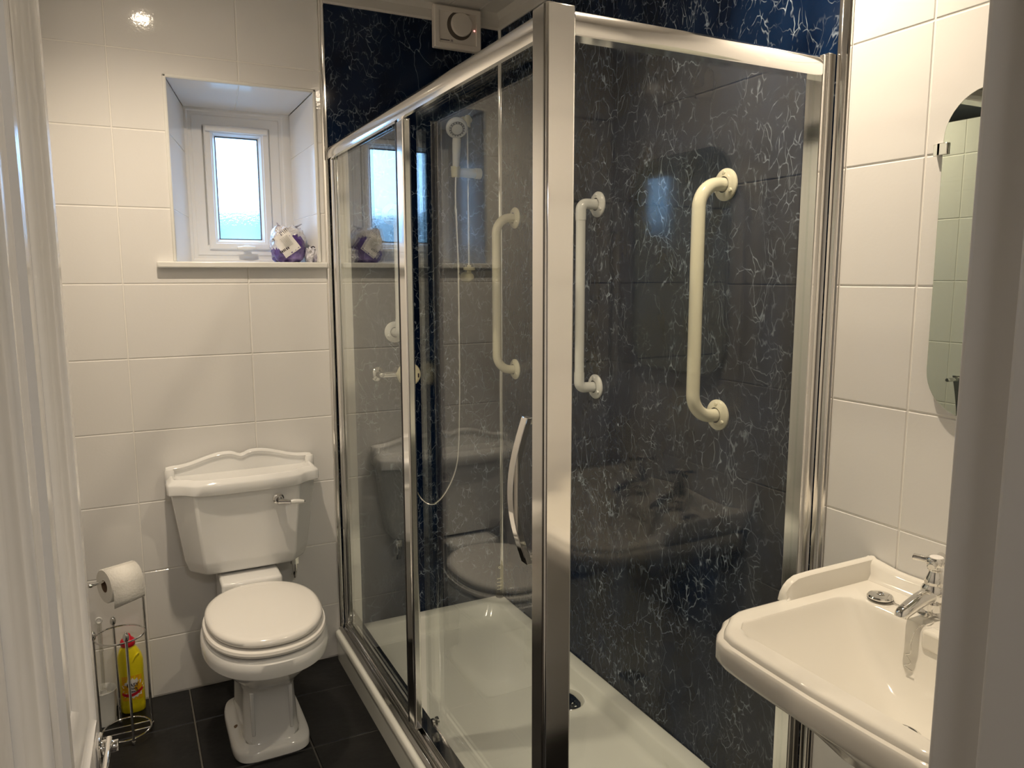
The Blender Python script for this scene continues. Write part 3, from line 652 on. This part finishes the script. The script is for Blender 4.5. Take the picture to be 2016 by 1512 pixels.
# flush lever
LVX, LVZ = -.962, .722
lv = obj('flush_lever', lathe(NB(), [(.019, 0), (.019, .005), (.014, .010), (.014, .016), (.011, .022), (0, .024)], (LVX, -.180, LVZ), (0, -1, 0), 24), 'chrome', cis)
bm = NB(); tube(bm, [(LVX - .004, -.205, LVZ - .004), (LVX + .036, -.212, LVZ - .009)], [.009, .007], 14); obj('lever_arm', bm, 'chrome', cis); obj('lever_tip', tube(NB(), [(LVX + .080, -.212, LVZ - .014), (LVX + .086, -.212, LVZ - .0145)], [.0055, .003], 12), 'chrome', cis)
obj('lever_grip', tube(NB(), [(LVX + .036, -.212, LVZ - .009), (LVX + .045, -.212, LVZ - .010), (LVX + .065, -.212, LVZ - .012), (LVX + .081, -.212, LVZ - .014)], [.0062, .0092, .0086, .0058], 16), 'white', cis)
# pan
def egg(w, yb, yf, z, n=80, p=2.25, flat=.0):
    cy = yb + (yf - yb) * .46; out = []
    for k in range(n):
        th = 2 * PI * k / n; c, s = math.cos(th), math.sin(th)
        ex = math.copysign(abs(c) ** (2 / p), c) * w
        ry = (yb - cy) if s > 0 else (cy - yf)
        ey = math.copysign(abs(s) ** (2 / p), s) * abs(ry)
        out.append((TC - .006 + ex, cy + ey, z))
    return out
def srect(w, yb, yf, z, p=5.0, n=80):
    cy = (yb + yf) / 2; hy = abs(yb - yf) / 2
    return [(TC - .008 + math.copysign(abs(math.cos(2 * PI * k / n)) ** (2 / p), math.cos(2 * PI * k / n)) * w, cy + math.copysign(abs(math.sin(2 * PI * k / n)) ** (2 / p), math.sin(2 * PI * k / n)) * hy, z) for k in range(n)]
def prect(w, yb, yf, z, ch, n=80):
    # chamfered rectangle sampled at the same angles as egg
    cy = (yb + yf) / 2; hy = abs(yb - yf) / 2; out = []
    for k in range(n):
        th = 2 * PI * k / n; c, s = math.cos(th), math.sin(th)
        t = min(w / abs(c) if abs(c) > 1e-6 else 9, hy / abs(s) if abs(s) > 1e-6 else 9)
        px, py = c * t, s * t
        ex = abs(px) / w + abs(py) / hy; lim = 2 - ch
        if ex > lim: px, py = px * lim / ex, py * lim / ex
        out.append((TC - .008 + px, cy + py, z))
    return out
bm = NB(); rings(bm, [srect(.117, -.19, -.560, 0), srect(.120, -.188, -.566, .006), srect(.1195, -.189, -.565, .026), srect(.116, -.192, -.561, .034), srect(.108, -.20, -.554, .038), srect(.098, -.207, -.545, .041), srect(.091, -.212, -.539, .047), prect(.0865, -.215, -.535, .056, .22), prect(.083, -.22, -.530, .066, .24),
    prect(.079, -.22, -.522, .16, .24), prect(.077, -.22, -.524, .205, .24), prect(.082, -.21, -.538, .222, .26), egg(.105, -.19, -.565, .240, p=2.6), egg(.130, -.185, -.605, .265), egg(.152, -.19, -.638, .296), egg(.164, -.196, -.660, .322), egg(.168, -.20, -.667, .3325), egg(.172, -.202, -.674, .3345), egg(.184, -.204, -.694, .3355), egg(.189, -.203, -.703, .339), egg(.1905, -.203, -.706, .360), egg(.188, -.203, -.703, .382), egg(.181, -.21, -.693, .391), egg(.165, -.22, -.67, .3925)], True, True)
pan = obj('pan', bm, 'ceramic', tl)
bm = NB(); box(bm, TC - .108, TC + .092, -.235, -.03, .30, .463); obj('pan_shelf', bm, 'ceramic', pan, bevel=.010, seg=3)
for s in (-1, 1): obj('pedestal_rib', bx(TC - .008 + s * .058 - .006, TC - .008 + s * .058 + .006, -.532, -.50, .07, .215), 'ceramic', pan, bevel=.004)
obj('fixing_screw', lathe(NB(), [(.006, 0), (.006, .004), (0, .006)], (TC - .104, -.40, .042), (-.3, 0, 1), 10), 'card', pan)
bm = NB(); rings(bm, [egg(.170, -.228, -.682, .3965), egg(.1805, -.222, -.695, .401), egg(.1835, -.221, -.699, .409), egg(.181, -.222, -.696, .4165), egg(.172, -.228, -.685, .4205)], True, True); obj('seat', bm, 'seat', tl)
bm = NB(); rings(bm, [egg(.160, -.232, -.670, .4245), egg(.171, -.228, -.683, .4275), egg(.1745, -.226, -.687, .4355), egg(.173, -.227, -.685, .4435), egg(.166, -.232, -.677, .4495), egg(.155, -.24, -.664, .4515), egg(.12, -.28, -.61, .4522), egg(.05, -.38, -.50, .4525)], True, True); obj('seat_lid', bm, 'seat', tl)
for s in (-1, 1): obj('hinge', tube(NB(), [(TC - .006 + s * .075 - .018, -.226, .437), (TC - .006 + s * .075 + .018, -.226, .437)], .009, 12), 'chrome', tl)
bm = NB(); tube(bm, [(TC + .165, -.07, .472), (TC + .165, -.07, .42), (TC + .165, -.05, .38), (TC + .165, -.015, .37)], .0095, 12); lathe(bm, [(.016, 0), (.016, .026)], (TC + .165, -.07, .436), n=8); obj('water_inlet', bm, 'alu', tl)

# ------------------------------------------------------------------ washbasin
BY = -2.080
wbn = thing('washbasin', (-.22, BY, 0), 'ivory ceramic pedestal washbasin with raised back and chrome taps', 'washbasin')
def pol(pts, n=72, c=(0.27, 0)):
    """sample a closed outline (d, y) at n fixed angles about c"""
    out = []
    for k in range(n):
        th = 2 * PI * k / n + .0123; dx, dy = math.cos(th), math.sin(th); best = None
        for i in range(len(pts)):
            (x1, y1), (x2, y2) = pts[i], pts[(i + 1) % len(pts)]
            ex, ey = x2 - x1, y2 - y1; den = dx * ey - dy * ex
            if abs(den) < 1e-12: continue
            t = ((x1 - c[0]) * ey - (y1 - c[1]) * ex) / den; s = ((x1 - c[0]) * dy - (y1 - c[1]) * dx) / den
            if t > 0 and -1e-6 <= s <= 1 + 1e-6 and (best is None or t < best): best = t
        out.append((c[0] + dx * best, c[1] + dy * best))
    return out
HWB = .28
outer = [(.004, -HWB), (.395, -HWB), (.412, -.276), (.430, -.268), (.436, -.255), (.452, -.252), (.470, -.236), (.484, -.222), (.492, -.205), (.497, -.12), (.50, 0)]
outer = outer + [(a, -b) for a, b in reversed(outer[:-1])]
def offs(pts, i, c=(.25, 0)):
    out = []
    for a, b in pts:
        a2 = a if a < .02 else a - i * (1 if a > c[0] else -.2)
        out.append((a2, b - math.copysign(min(i, abs(b)), b) if abs(b) > .01 else b))
    return out
def ring_at(pts, z, c=(.27, 0)): return [(-a - 0.0, BY + b, z) for a, b in pol(pts, 72, c)]
def rre(d0, d1, hw, rad, k=6): return [(a, b) for a, b in rrect(d0, d1, -hw, hw, rad, k)]
def ellipse(d0, d1, hw, n=48): return [((d0 + d1) / 2 + (d1 - d0) / 2 * math.cos(2 * PI * k / n), hw * math.sin(2 * PI * k / n)) for k in range(n)]
bm = NB()
rs = [ring_at(rre(.06, .34, .10, .05), .655), ring_at(rre(.05, .37, .135, .06), .69), ring_at(rre(.03, .405, .185, .07), .725), ring_at(rre(.01, .445, .235, .07), .757), ring_at(offs(outer, .022), .777), ring_at(offs(outer, .010), .786), ring_at(offs(outer, .003), .794), ring_at(offs(outer, 0), .802), ring_at(offs(outer, 0), .832), ring_at(offs(outer, .003), .837), ring_at(offs(outer, .009), .839), ring_at(offs(outer, .010), .846), ring_at(offs(outer, .013), .850), ring_at(offs(outer, .018), .8515), ring_at(offs(outer, .03), .8515)]
rs += [ring_at(rre(.132, .448, .226, .030), .8512), ring_at(rre(.135, .445, .223, .030), .8485), ring_at(rre(.139, .440, .218, .028), .840), ring_at(rre(.150, .405, .180, .026), .800), ring_at(rre(.165, .365, .135, .026), .762), ring_at(rre(.185, .335, .095, .030), .735), ring_at(rre(.21, .31, .055, .030), .718), ring_at(ellipse(.235, .295, .034), .711), ring_at(ellipse(.250, .283, .018), .709)]
rings(bm, rs, True, True); bas = obj('bowl', bm, 'basin', wbn)
# raised back and returns
bm = NB()
prof = lambda z: [(0.004, .845), (0.004, z), (.010, z + .002), (.020, z - .001), (.026, z - .008), (.030, .862), (.040, .852), (.040, .845)]
rs = []
for k in range(25):
    t = -1 + 2 * k / 24; z = .890 - .010 * math.sin(min(abs(1 - abs(t)) * 3.2, 1) * PI / 2) ** 2 + .012 * math.exp(-(t / .35) ** 2)
    rs.append([(-d, BY + t * HWB, zz) for d, zz in prof(z)])
rings(bm, rs, True, True)
for s in (-1, 1):
    rs = []
    for d in [.004, .06, .13, .20, .235, .252, .262, .268, .272]:
        z = .890 + .002 if d < .22 else .892 - (.041 * (1 - math.sqrt(max(0, 1 - ((d - .22) / .052) ** 2))))
        w0 = HWB; zz = max(z, .8515)
        rs.append([(-d, BY + s * (w0 - a), b) for a, b in ((.001, .845), (.0, zz - .006), (.003, zz), (.010, zz + .001), (.017, zz - .003), (.021, max(zz - .018, .852)), (.026, .852), (.026, .845))])
    rings(bm, rs, True, True)
obj('raised_back', bm, 'basin', bas)
obj('ledge_step', bx(-.150, -.120, BY - .056, BY + .056, .815, .8518), 'basin', bas, bevel=.006, seg=3)
obj('waste', lathe(NB(), [(.030, 0), (.031, .003), (.026, .005), (.020, .001), (0, -.004)], (-.265, BY, .7105), n=32), 'chrome', wbn)
bm = NB(); rings(bm, [ring_at(rre(.07, .30, .125, .04), 0, (.18, 0)), ring_at(rre(.07, .30, .125, .04), .03, (.18, 0)), ring_at(rre(.085, .275, .10, .04), .07, (.18, 0)), ring_at(rre(.095, .26, .08, .04), .30, (.18, 0)), ring_at(rre(.09, .27, .085, .04), .55, (.18, 0)), ring_at(rre(.075, .30, .105, .05), .665, (.18, 0))], True, True); obj('pedestal', bm, 'basin', wbn)
def tap(y, lab):
    tx = -.073; zb = .8515; before = set(bpy.data.objects)
    t = obj('tap', lathe(NB(), [(.0275, 0), (.0275, .003), (.024, .007), (.0165, .010), (.0155, .026), (.019, .030), (.0225, .042), (.0225, .060), (.019, .066), (.0175, .070), (.0185, .074), (.0135, .088), (.0105, .098), (.0125, .099), (.0125, .101), (.0085, .102), (.0085, .112)], (tx, y, zb), n=30), 'chrome', wbn)
    bm = NB(); pth = [(tx - .012, y, zb + .047), (tx - .040, y, zb + .042), (tx - .068, y, zb + .032), (tx - .086, y, zb + .024), (tx - .091, y, zb + .015)]
    tube(bm, smooth_path(pth, 5), [.0165 - .0045 * k / 20 for k in range(21)], 18); obj('spout', bm, 'chrome', t)
    bm = NB(); lathe(bm, [(.0085, .110), (.0165, .112), (.0175, .116), (.0175, .126), (.0155, .129), (.0125, .1295)], (tx, y, zb), n=30)
    for k in range(4):
        th = PI / 4 * 0 + k * PI / 2 + .38; d = Vector((math.cos(th), math.sin(th), 0)); c = Vector((tx, y, zb + .120))
        tube(bm, [c + d * .014, c + d * .018, c + d * .030, c + d * .0385, c + d * .040], [.0062, .0068, .0072, .0078, .006], 12)
    cr = obj('cross_head', bm, 'chrome', t)
    obj('ceramic_disc', lathe(NB(), [(.0125, .1292), (.0115, .1302), (0, .1308)], (tx, y, zb), n=26), 'label', t)
    for o in set(bpy.data.objects) - before:
        for v in o.data.vertices: v.co.z = zb + (v.co.z - zb) * .87
    return t
tap(-1.993, ''); tap(-2.167, '')
# plug on its chain
pg = thing('sink_plug', (-.105, -1.905, .8515), 'chrome sink plug with chain lying on the basin ledge', 'plug')
obj('plug', lathe(NB(), [(0, .0), (.017, .0), (.019, .004), (.0235, .0045), (.0245, .0075), (.022, .0105), (.012, .012), (0, .0122)], (-.105, -1.905, .852), n=34), 'chrome', pg)
obj('plug_seal', lathe(NB(), [(.0236, .0032), (.0242, .0040), (.0236, .0048)], (-.105, -1.905, .852), n=34), 'rubber', pg)
bm = NB(); 
pth = [Vector((-.105, -1.905, .8645)) + Vector((math.cos(a_) * .007, math.sin(a_) * .007, math.sin(a_ * 2) * .001)) for a_ in [2 * PI * k / 14 for k in range(15)]]
tube(bm, pth, .0012, 6); obj('ring', bm, 'chrome', pg)
def chain(path, parent):
    bm = NB(); P = [Vector(p) for p in path]; acc = 0
    for i in range(len(P) - 1):
        bmesh.ops.create_icosphere(bm, subdivisions=1, radius=.0016, matrix=Matrix.Translation(P[i]))
    tube(bm, P, .0006, 5); obj('chain', bm, 'chrome', parent)
chain(smooth_path([(-.105, -1.912, .865), (-.100, -1.926, .8555), (-.098, -1.942, .8535), (-.096, -1.960, .8535)], 7), pg)
chain(smooth_path([(-.108, -2.018, .8545), (-.125, -2.020, .8552), (-.142, -2.012, .847), (-.150, -2.010, .833), (-.158, -2.012, .818), (-.160, -2.014, .803), (-.158, -2.004, .795), (-.164, -2.018, .787), (-.168, -2.010, .779), (-.168, -2.026, .775)], 7), pg)

# ------------------------------------------------------------------ mirror
mi = thing('wall_mirror', (0, -2.10, 1.22), 'frameless mirror with rounded corners above the washbasin', 'mirror')
bm = NB(); extrude(bm, rrect(-2.31, -1.904, 1.222, 1.822, .085, 10), 'x', -.014, -.0085); obj('mirror_glass', bm, 'mirror', mi, bevel=.0015)
for (yy, zz) in ((-1.904, 1.722), (-2.31, 1.722)):
    s = 1 if yy > -2 else -1
    bm = NB(); box(bm, -.012, -.0, min(yy, yy + s * .020), max(yy, yy + s * .020), zz - .011, zz + .011); box(bm, -.019, -.0145, min(yy - s * .012, yy + s * .008), max(yy - s * .012, yy + s * .008), zz - .011, zz + .011); box(bm, -.019, -.0, min(yy + s * .002, yy + s * .008), max(yy + s * .002, yy + s * .008), zz - .011, zz + .011)
    obj('mirror_clip', bm, 'chrome', mi, bevel=.001)

# ------------------------------------------------------------------ toilet roll stand
SX, SY, SR = -1.481, -.206, .073
sd = thing('toilet_roll_stand', (SX, SY, 0), 'chrome wire toilet roll stand beside the door', 'toilet roll stand')
AD = Vector((-.90, -.43, 0)).normalized()
def circ(z, rad=SR, n=40): return [(SX + rad * math.cos(2 * PI * k / n), SY + rad * math.sin(2 * PI * k / n), z) for k in range(n + 1)]
obj('base_ring', tube(NB(), circ(.016), .0032, 8, False), 'chrome', sd)
obj('upper_ring', tube(NB(), circ(.345), .0028, 8, False), 'chrome', sd)
for k, ang in enumerate((14, 104, 194, 284)):
    a_ = math.radians(ang); px, py = SX + (SR + .004) * math.cos(a_), SY + (SR + .004) * math.sin(a_)
    if k == 0:
        zt = .538
        pth = bend_path([(px, py, .006), (px, py, zt), (px + AD.x * .155, py + AD.y * .155, zt + .004)], .018, 6)
        p_ = obj('tall_post', tube(NB(), pth, .0043, 10), 'chrome', sd)
        obj('arm_tip', lathe(NB(), [(0, 0), (.006, .001), (.007, .008), (.005, .014), (0, .016)], (px + AD.x * .150, py + AD.y * .150, zt + .004), AD, 14), 'chrome', p_)
    else:
        p_ = obj('post', tube(NB(), [(px, py, .006), (px, py, .352)], .0043, 10), 'chrome', sd)
        obj('finial', lathe(NB(), [(.003, 0), (.0080, .005), (.0098, .014), (.0078, .024), (.0038, .031), (0, .033)], (px, py, .350), n=16), 'chrome', p_)
    obj('foot', lathe(NB(), [(0, 0), (.005, .001), (.0072, .006), (.006, .011), (0, .013)], (px, py, 0.0005), n=14), 'chrome', p_)
bm = NB()
for dy in (-.020, .020):
    w = math.sqrt(SR ** 2 - dy ** 2); tube(bm, [(SX - w, SY + dy, .016), (SX + w, SY + dy, .016)], .0025, 8)
obj('floor_bar', bm, 'chrome', sd)
# roll on the arm
a_ = math.radians(14); px, py = SX + (SR + .004) * math.cos(a_), SY + (SR + .004) * math.sin(a_)
RZ = .5265; rc = Vector((px, py, RZ)) + AD * .018
tr_ = thing('toilet_roll', rc, 'white toilet roll hanging on the chrome stand', 'toilet roll')
obj('paper', lathe(NB(), [(.020, 0), (.052, 0), (.054, .002), (.054, .098), (.052, .100), (.020, .100), (.020, 0)], rc, AD, 44), 'paper', tr_)
obj('core', lathe(NB(), [(.0195, .0005), (.0195, .0995), (.018, .0995), (.018, .0005), (.0195, .0005)], rc, AD, 28), 'card', tr_)
bm = NB(); rs = []; FN = Vector((-AD.y, AD.x, 0)); FN = FN if FN.y < 0 else -FN
for k in range(13):
    t = k / 12
    if t < .5: th = PI / 2 - t * 2 * PI / 2; q, z_ = .0553 * math.cos(th), .0553 * math.sin(th)
    else: q, z_ = .0553 + .003 * math.sin((t - .5) * 6), -(t - .5) * 2 * .050
    rs.append((q, z_))
A = [bm.verts.new(rc + AD * .002 + FN * q + Vector((0, 0, z_))) for q, z_ in rs]; B = [bm.verts.new(rc + AD * .098 + FN * q + Vector((0, 0, z_ - (.010 if i == 12 else 0)))) for i, (q, z_) in enumerate(rs)]
for i in range(12): bm.faces.new((A[i], B[i], B[i + 1], A[i + 1]))
sh = obj('loose_sheet', bm, 'paper', tr_); md = sh.modifiers.new('thick', 'SOLIDIFY'); md.thickness = .0008

# ------------------------------------------------------------------ bleach bottle
BX_, BY_ = -1.459, -.060
bt = thing('bleach_bottle', (BX_, BY_, 0), 'yellow bleach bottle with red cap standing behind the wire stand', 'bottle')
def oval(w, d, z, sx=0.0, n=28, p=2.8):
    out = []
    for k in range(n):
        th = 2 * PI * k / n; c, s = math.cos(th), math.sin(th)
        out.append((BX_ + sx + math.copysign(abs(c) ** (2 / p), c) * w, BY_ + math.copysign(abs(s) ** (2 / p), s) * d, z))
    return out
bm = NB(); rings(bm, [oval(.034, .022, .001), oval(.0375, .025, .006), oval(.0380, .026, .030), oval(.0375, .0255, .034), oval(.0385, .026, .038), oval(.0385, .026, .14), oval(.0395, .026, .155), oval(.0395, .026, .185), oval(.0365, .025, .205, -.002), oval(.030, .022, .222, -.004), oval(.023, .019, .234, -.005), oval(.018, .016, .240, -.005)], True, True)
bb = obj('body', bm, 'yellow', bt)
bm = NB(); tube(bm, smooth_path([(BX_ + .006, BY_ - .0235, .186), (BX_ + .016, BY_ - .0235, .206), (BX_ + .027, BY_ - .019, .214)], 6), .0035, 8); obj('grip_ridge', bm, 'yellow', bb)
obj('cap', lathe(NB(), [(.021, 0), (.023, .003), (.0235, .018), (.019, .024), (.012, .030), (.009, .040), (.006, .042), (0, .042)], (BX_ - .004, BY_, .239), n=24), 'red', bt)
def wrap(bm, pts2, lift):
    """flat print wrapped on the bottle's front"""
    vs = []
    for (a, z) in pts2:
        t = min(abs(a) / .0385, .999); s = (1 - t ** 2.8) ** (1 / 2.8)
        vs.append(bm.verts.new((BX_ + a, BY_ - .026 * s - lift, z)))
    return vs
def star(cx, cz, r1, r2, n, lift, mat, name, jit=0.0, sx=1.0):
    bm = NB(); pts = [(cx, cz)]; rnd = random.Random(5)
    for k in range(2 * n):
        rr_ = (r1 * (1 + rnd.uniform(-jit, jit))) if k % 2 == 0 else r2; th = PI * k / n
        pts.append((cx + math.cos(th) * rr_ * sx, cz + math.sin(th) * rr_))
    pts = [(max(-.036, min(.036, a)), z) for a, z in pts]
    v = wrap(bm, pts, lift)
    for k in range(2 * n): bm.faces.new((v[0], v[1 + k], v[1 + (k + 1) % (2 * n)]))
    return obj(name, bm, mat, bb, smooth=False)
bm = NB(); gx = [-.037 + .0074 * i for i in range(11)]
lo = wrap(bm, [(a, .050) for a in gx], .0004); hi = wrap(bm, [(a, .138) for a in gx], .0004)
for i in range(10): bm.faces.new((lo[i], lo[i + 1], hi[i + 1], hi[i]))
obj('front_label', bm, 'orange', bb, smooth=False)
star(.002, .092, .046, .030, 18, .0008, 'yellow', 'sunburst', .12)
star(.002, .092, .0375, .0310, 16, .0012, 'label', 'label_burst', .08, .97)
bm = NB(); A = wrap(bm, [(-.032 + .0064 * i, .058 + .0011 * (i - 5) ** 2 * .5 + .0012 * i) for i in range(11)], .0017); B = wrap(bm, [(-.032 + .0064 * i, .069 + .0010 * (i - 5) ** 2 * .5 + .0012 * i) for i in range(11)], .0017)
for i in range(10): bm.faces.new((A[i], A[i + 1], B[i + 1], B[i]))
obj('red_ribbon', bm, 'red', bb, smooth=False)
def text(s, size, loc, parent, name, mat='ink'):
    cu = bpy.data.curves.new('t', 'FONT'); cu.body = s; cu.size = size; cu.align_x = 'CENTER'; cu.fill_mode = 'BOTH'; cu.offset = size * .02
    o = bpy.data.objects.new('t', cu); COL.objects.link(o)
    dg = bpy.context.evaluated_depsgraph_get(); me = bpy.data.meshes.new_from_object(o.evaluated_get(dg)); bpy.data.objects.remove(o)
    bm = NB(); bm.from_mesh(me)
    for v in bm.verts:
        a, z = v.co.x, v.co.y; x_ = loc[0] - BX_ + a; t = min(abs(x_) / .0385, .999); s_ = (1 - t ** 2.8) ** (1 / 2.8)
        v.co = Vector((BX_ + x_, BY_ - .026 * s_ - .0021, loc[2] + z))
    return obj(name, bm, mat, parent, smooth=False)
text('EASY', .0165, (BX_ + .002, 0, .100), bb, 'lettering')
text('Thick', .0125, (BX_ + .002, 0, .0885), bb, 'lettering')
text('Bleach', .0125, (BX_ + .003, 0, .0785), bb, 'lettering')

# ------------------------------------------------------------------ toilet brush
TBX, TBY = -1.546, -.098
tb = thing('toilet_brush', (TBX, TBY, 0), 'white toilet brush in an open ribbed plastic holder', 'toilet brush')
bm = NB(); lathe(bm, [(0, .001), (.036, .001), (.036, .006), (.034, .010), (.041, .112), (.043, .118), (.041, .120), (.039, .114), (.033, .015), (0, .014)], (TBX, TBY, 0), n=14); obj('holder', bm, 'white', tb)
obj('brush_head', lathe(NB(), [(0, .02), (.026, .025), (.029, .06), (.026, .10), (.012, .108), (.010, .118), (0, .119)], (TBX + .002, TBY, 0), n=18), 'white', tb)
hn = obj('handle', tube(NB(), [(TBX + .002, TBY, .115), (TBX + .004, TBY, .20), (TBX + .004, TBY, .25), (TBX + .004, TBY, .255), (TBX + .004, TBY, .262), (TBX + .004, TBY, .30), (TBX + .004, TBY, .352)], [.006, .0055, .005, .008, .005, .0075, .0075], 12), 'clearwhite', tb)
bm = NB(); pth = [(TBX + .004 + .008 * math.cos(2 * PI * k / 18), TBY, .361 + .009 * math.sin(2 * PI * k / 18)) for k in range(19)]; tube(bm, pth, .0035, 8, False); obj('hanging_loop', bm, 'white', hn)

# ------------------------------------------------------------------ paper pack on the sill
PX, PY, PZ0 = -.842, .085, 1.541
pk = thing('tissue_pack', (PX, PY, PZ0), 'part used purple plastic pack of tissue rolls on the windowsill', 'tissue pack')
def blob(c, sx, sy, sz, amp, fr, seed, flat=.0):
    bm = NB(); bmesh.ops.create_icosphere(bm, subdivisions=4, radius=1)
    for v in bm.verts:
        d = v.co.copy(); p = 3.2
        nrm = (abs(d.x) ** p + abs(d.y) ** p + abs(d.z) ** p) ** (1 / p); q = d / nrm
        nn = noise.noise(q * fr + Vector((seed, 0, 0))) + .5 * noise.noise(q * fr * 2.3 + Vector((0, seed, 0))); q = q * (1 + amp * nn)
        v.co = Vector((c[0] + q.x * sx, c[1] + q.y * sy, max(c[2] + q.z * sz, PZ0 + .0005)))
    return bm
bm = blob((PX, PY, PZ0 + .066), .060, .055, .068, .13, 3.4, 3.0)
pb = obj('wrapper', bm, ['purple', 'film'], pk)
for p_ in pb.data.polygons:
    c = p_.center
    if c.z > .088 + .02 * math.sin(c.x * 60) - c.x * .25 or (c.z > .05 and c.x < -.03 - (c.z - .06) * .2): p_.material_index = 1
for (ax_, az_, dx_, dz_) in ((-.030, .128, -.010, .016), (.020, .126, .030, .016)):   # torn film tufts
    bm = NB(); b0 = Vector((PX + ax_, PY - .015, PZ0 + az_)); tip = b0 + Vector((dx_, -.004, dz_)); w_ = Vector((.008, .005, -.002))
    v = [bm.verts.new(p) for p in (b0 - w_, b0 + w_, tip + w_ * .35, tip - w_ * .25)]; bm.faces.new(v)
    tf = obj('torn_film', bm, 'film', pk); md = tf.modifiers.new('thick', 'SOLIDIFY'); md.thickness = .001
# printed panel on the front of the pack, following the surface
from mathutils.bvhtree import BVHTree
bv = BVHTree.FromPolygons([v.co for v in pb.data.vertices], [list(p_.vertices) for p_ in pb.data.polygons])
def on_pack(u_, v_, lift):
    h = bv.ray_cast(Vector((u_, -.3, v_)), Vector((0, 1, 0))); y_ = h[0].y if h[0] else -.05
    return Vector((PX + u_, PY + y_ - lift, PZ0 + v_))
def pack_print(c, w, h, ang, mat, name, lift, nx=8, ny=8):
    bm = NB(); ca, sa = math.cos(ang), math.sin(ang); g = {}
    for i in range(nx + 1):
        for j in range(ny + 1):
            a_, b_ = (i / nx - .5) * w, (j / ny - .5) * h; g[i, j] = bm.verts.new(on_pack(c[0] + a_ * ca - b_ * sa, c[1] + a_ * sa + b_ * ca, lift))
    for i in range(nx):
        for j in range(ny): bm.faces.new((g[i, j], g[i + 1, j], g[i + 1, j + 1], g[i, j + 1]))
    return obj(name, bm, mat, pb)
pack_print((-.014, .068), .066, .082, .62, 'label', 'printed_panel', .0016)
for k in range(9): pack_print((-.004 + .0045 * k * math.cos(2.19), .062 + .0045 * k * math.sin(2.19) - .002), .030, .0013, .62, 'printgrey', 'print_line', .0024, 4, 1)
for k in range(5): pack_print((-.034 + k * .0065 * .8, .102 + k * .0065 * .58), .002, .014, .62, 'ink', 'barcode_bar', .0026, 1, 3)
for k in range(6): pack_print((-.036 + k * .0068 * .8, .036 + k * .0068 * .5), .0042, .0085, .62, 'ink', 'pack_lettering', .0024, 1, 2)
sb = thing('tissue_packet', (-.7665, .045, PZ0), 'small crumpled clear packet beside the purple tissue pack', 'packet')
bm = blob((-.7665, .045, PZ0 + .026), .0185, .030, .029, .28, 2.4, 8.0); sbb = obj('wrapper', bm, 'film', sb)
bm = NB(); tube(bm, [(-.772, .018, PZ0 + .054), (-.764, .018, PZ0 + .0585), (-.757, .019, PZ0 + .055)], .0022, 8); obj('torn_edge', bm, 'ink', sb)
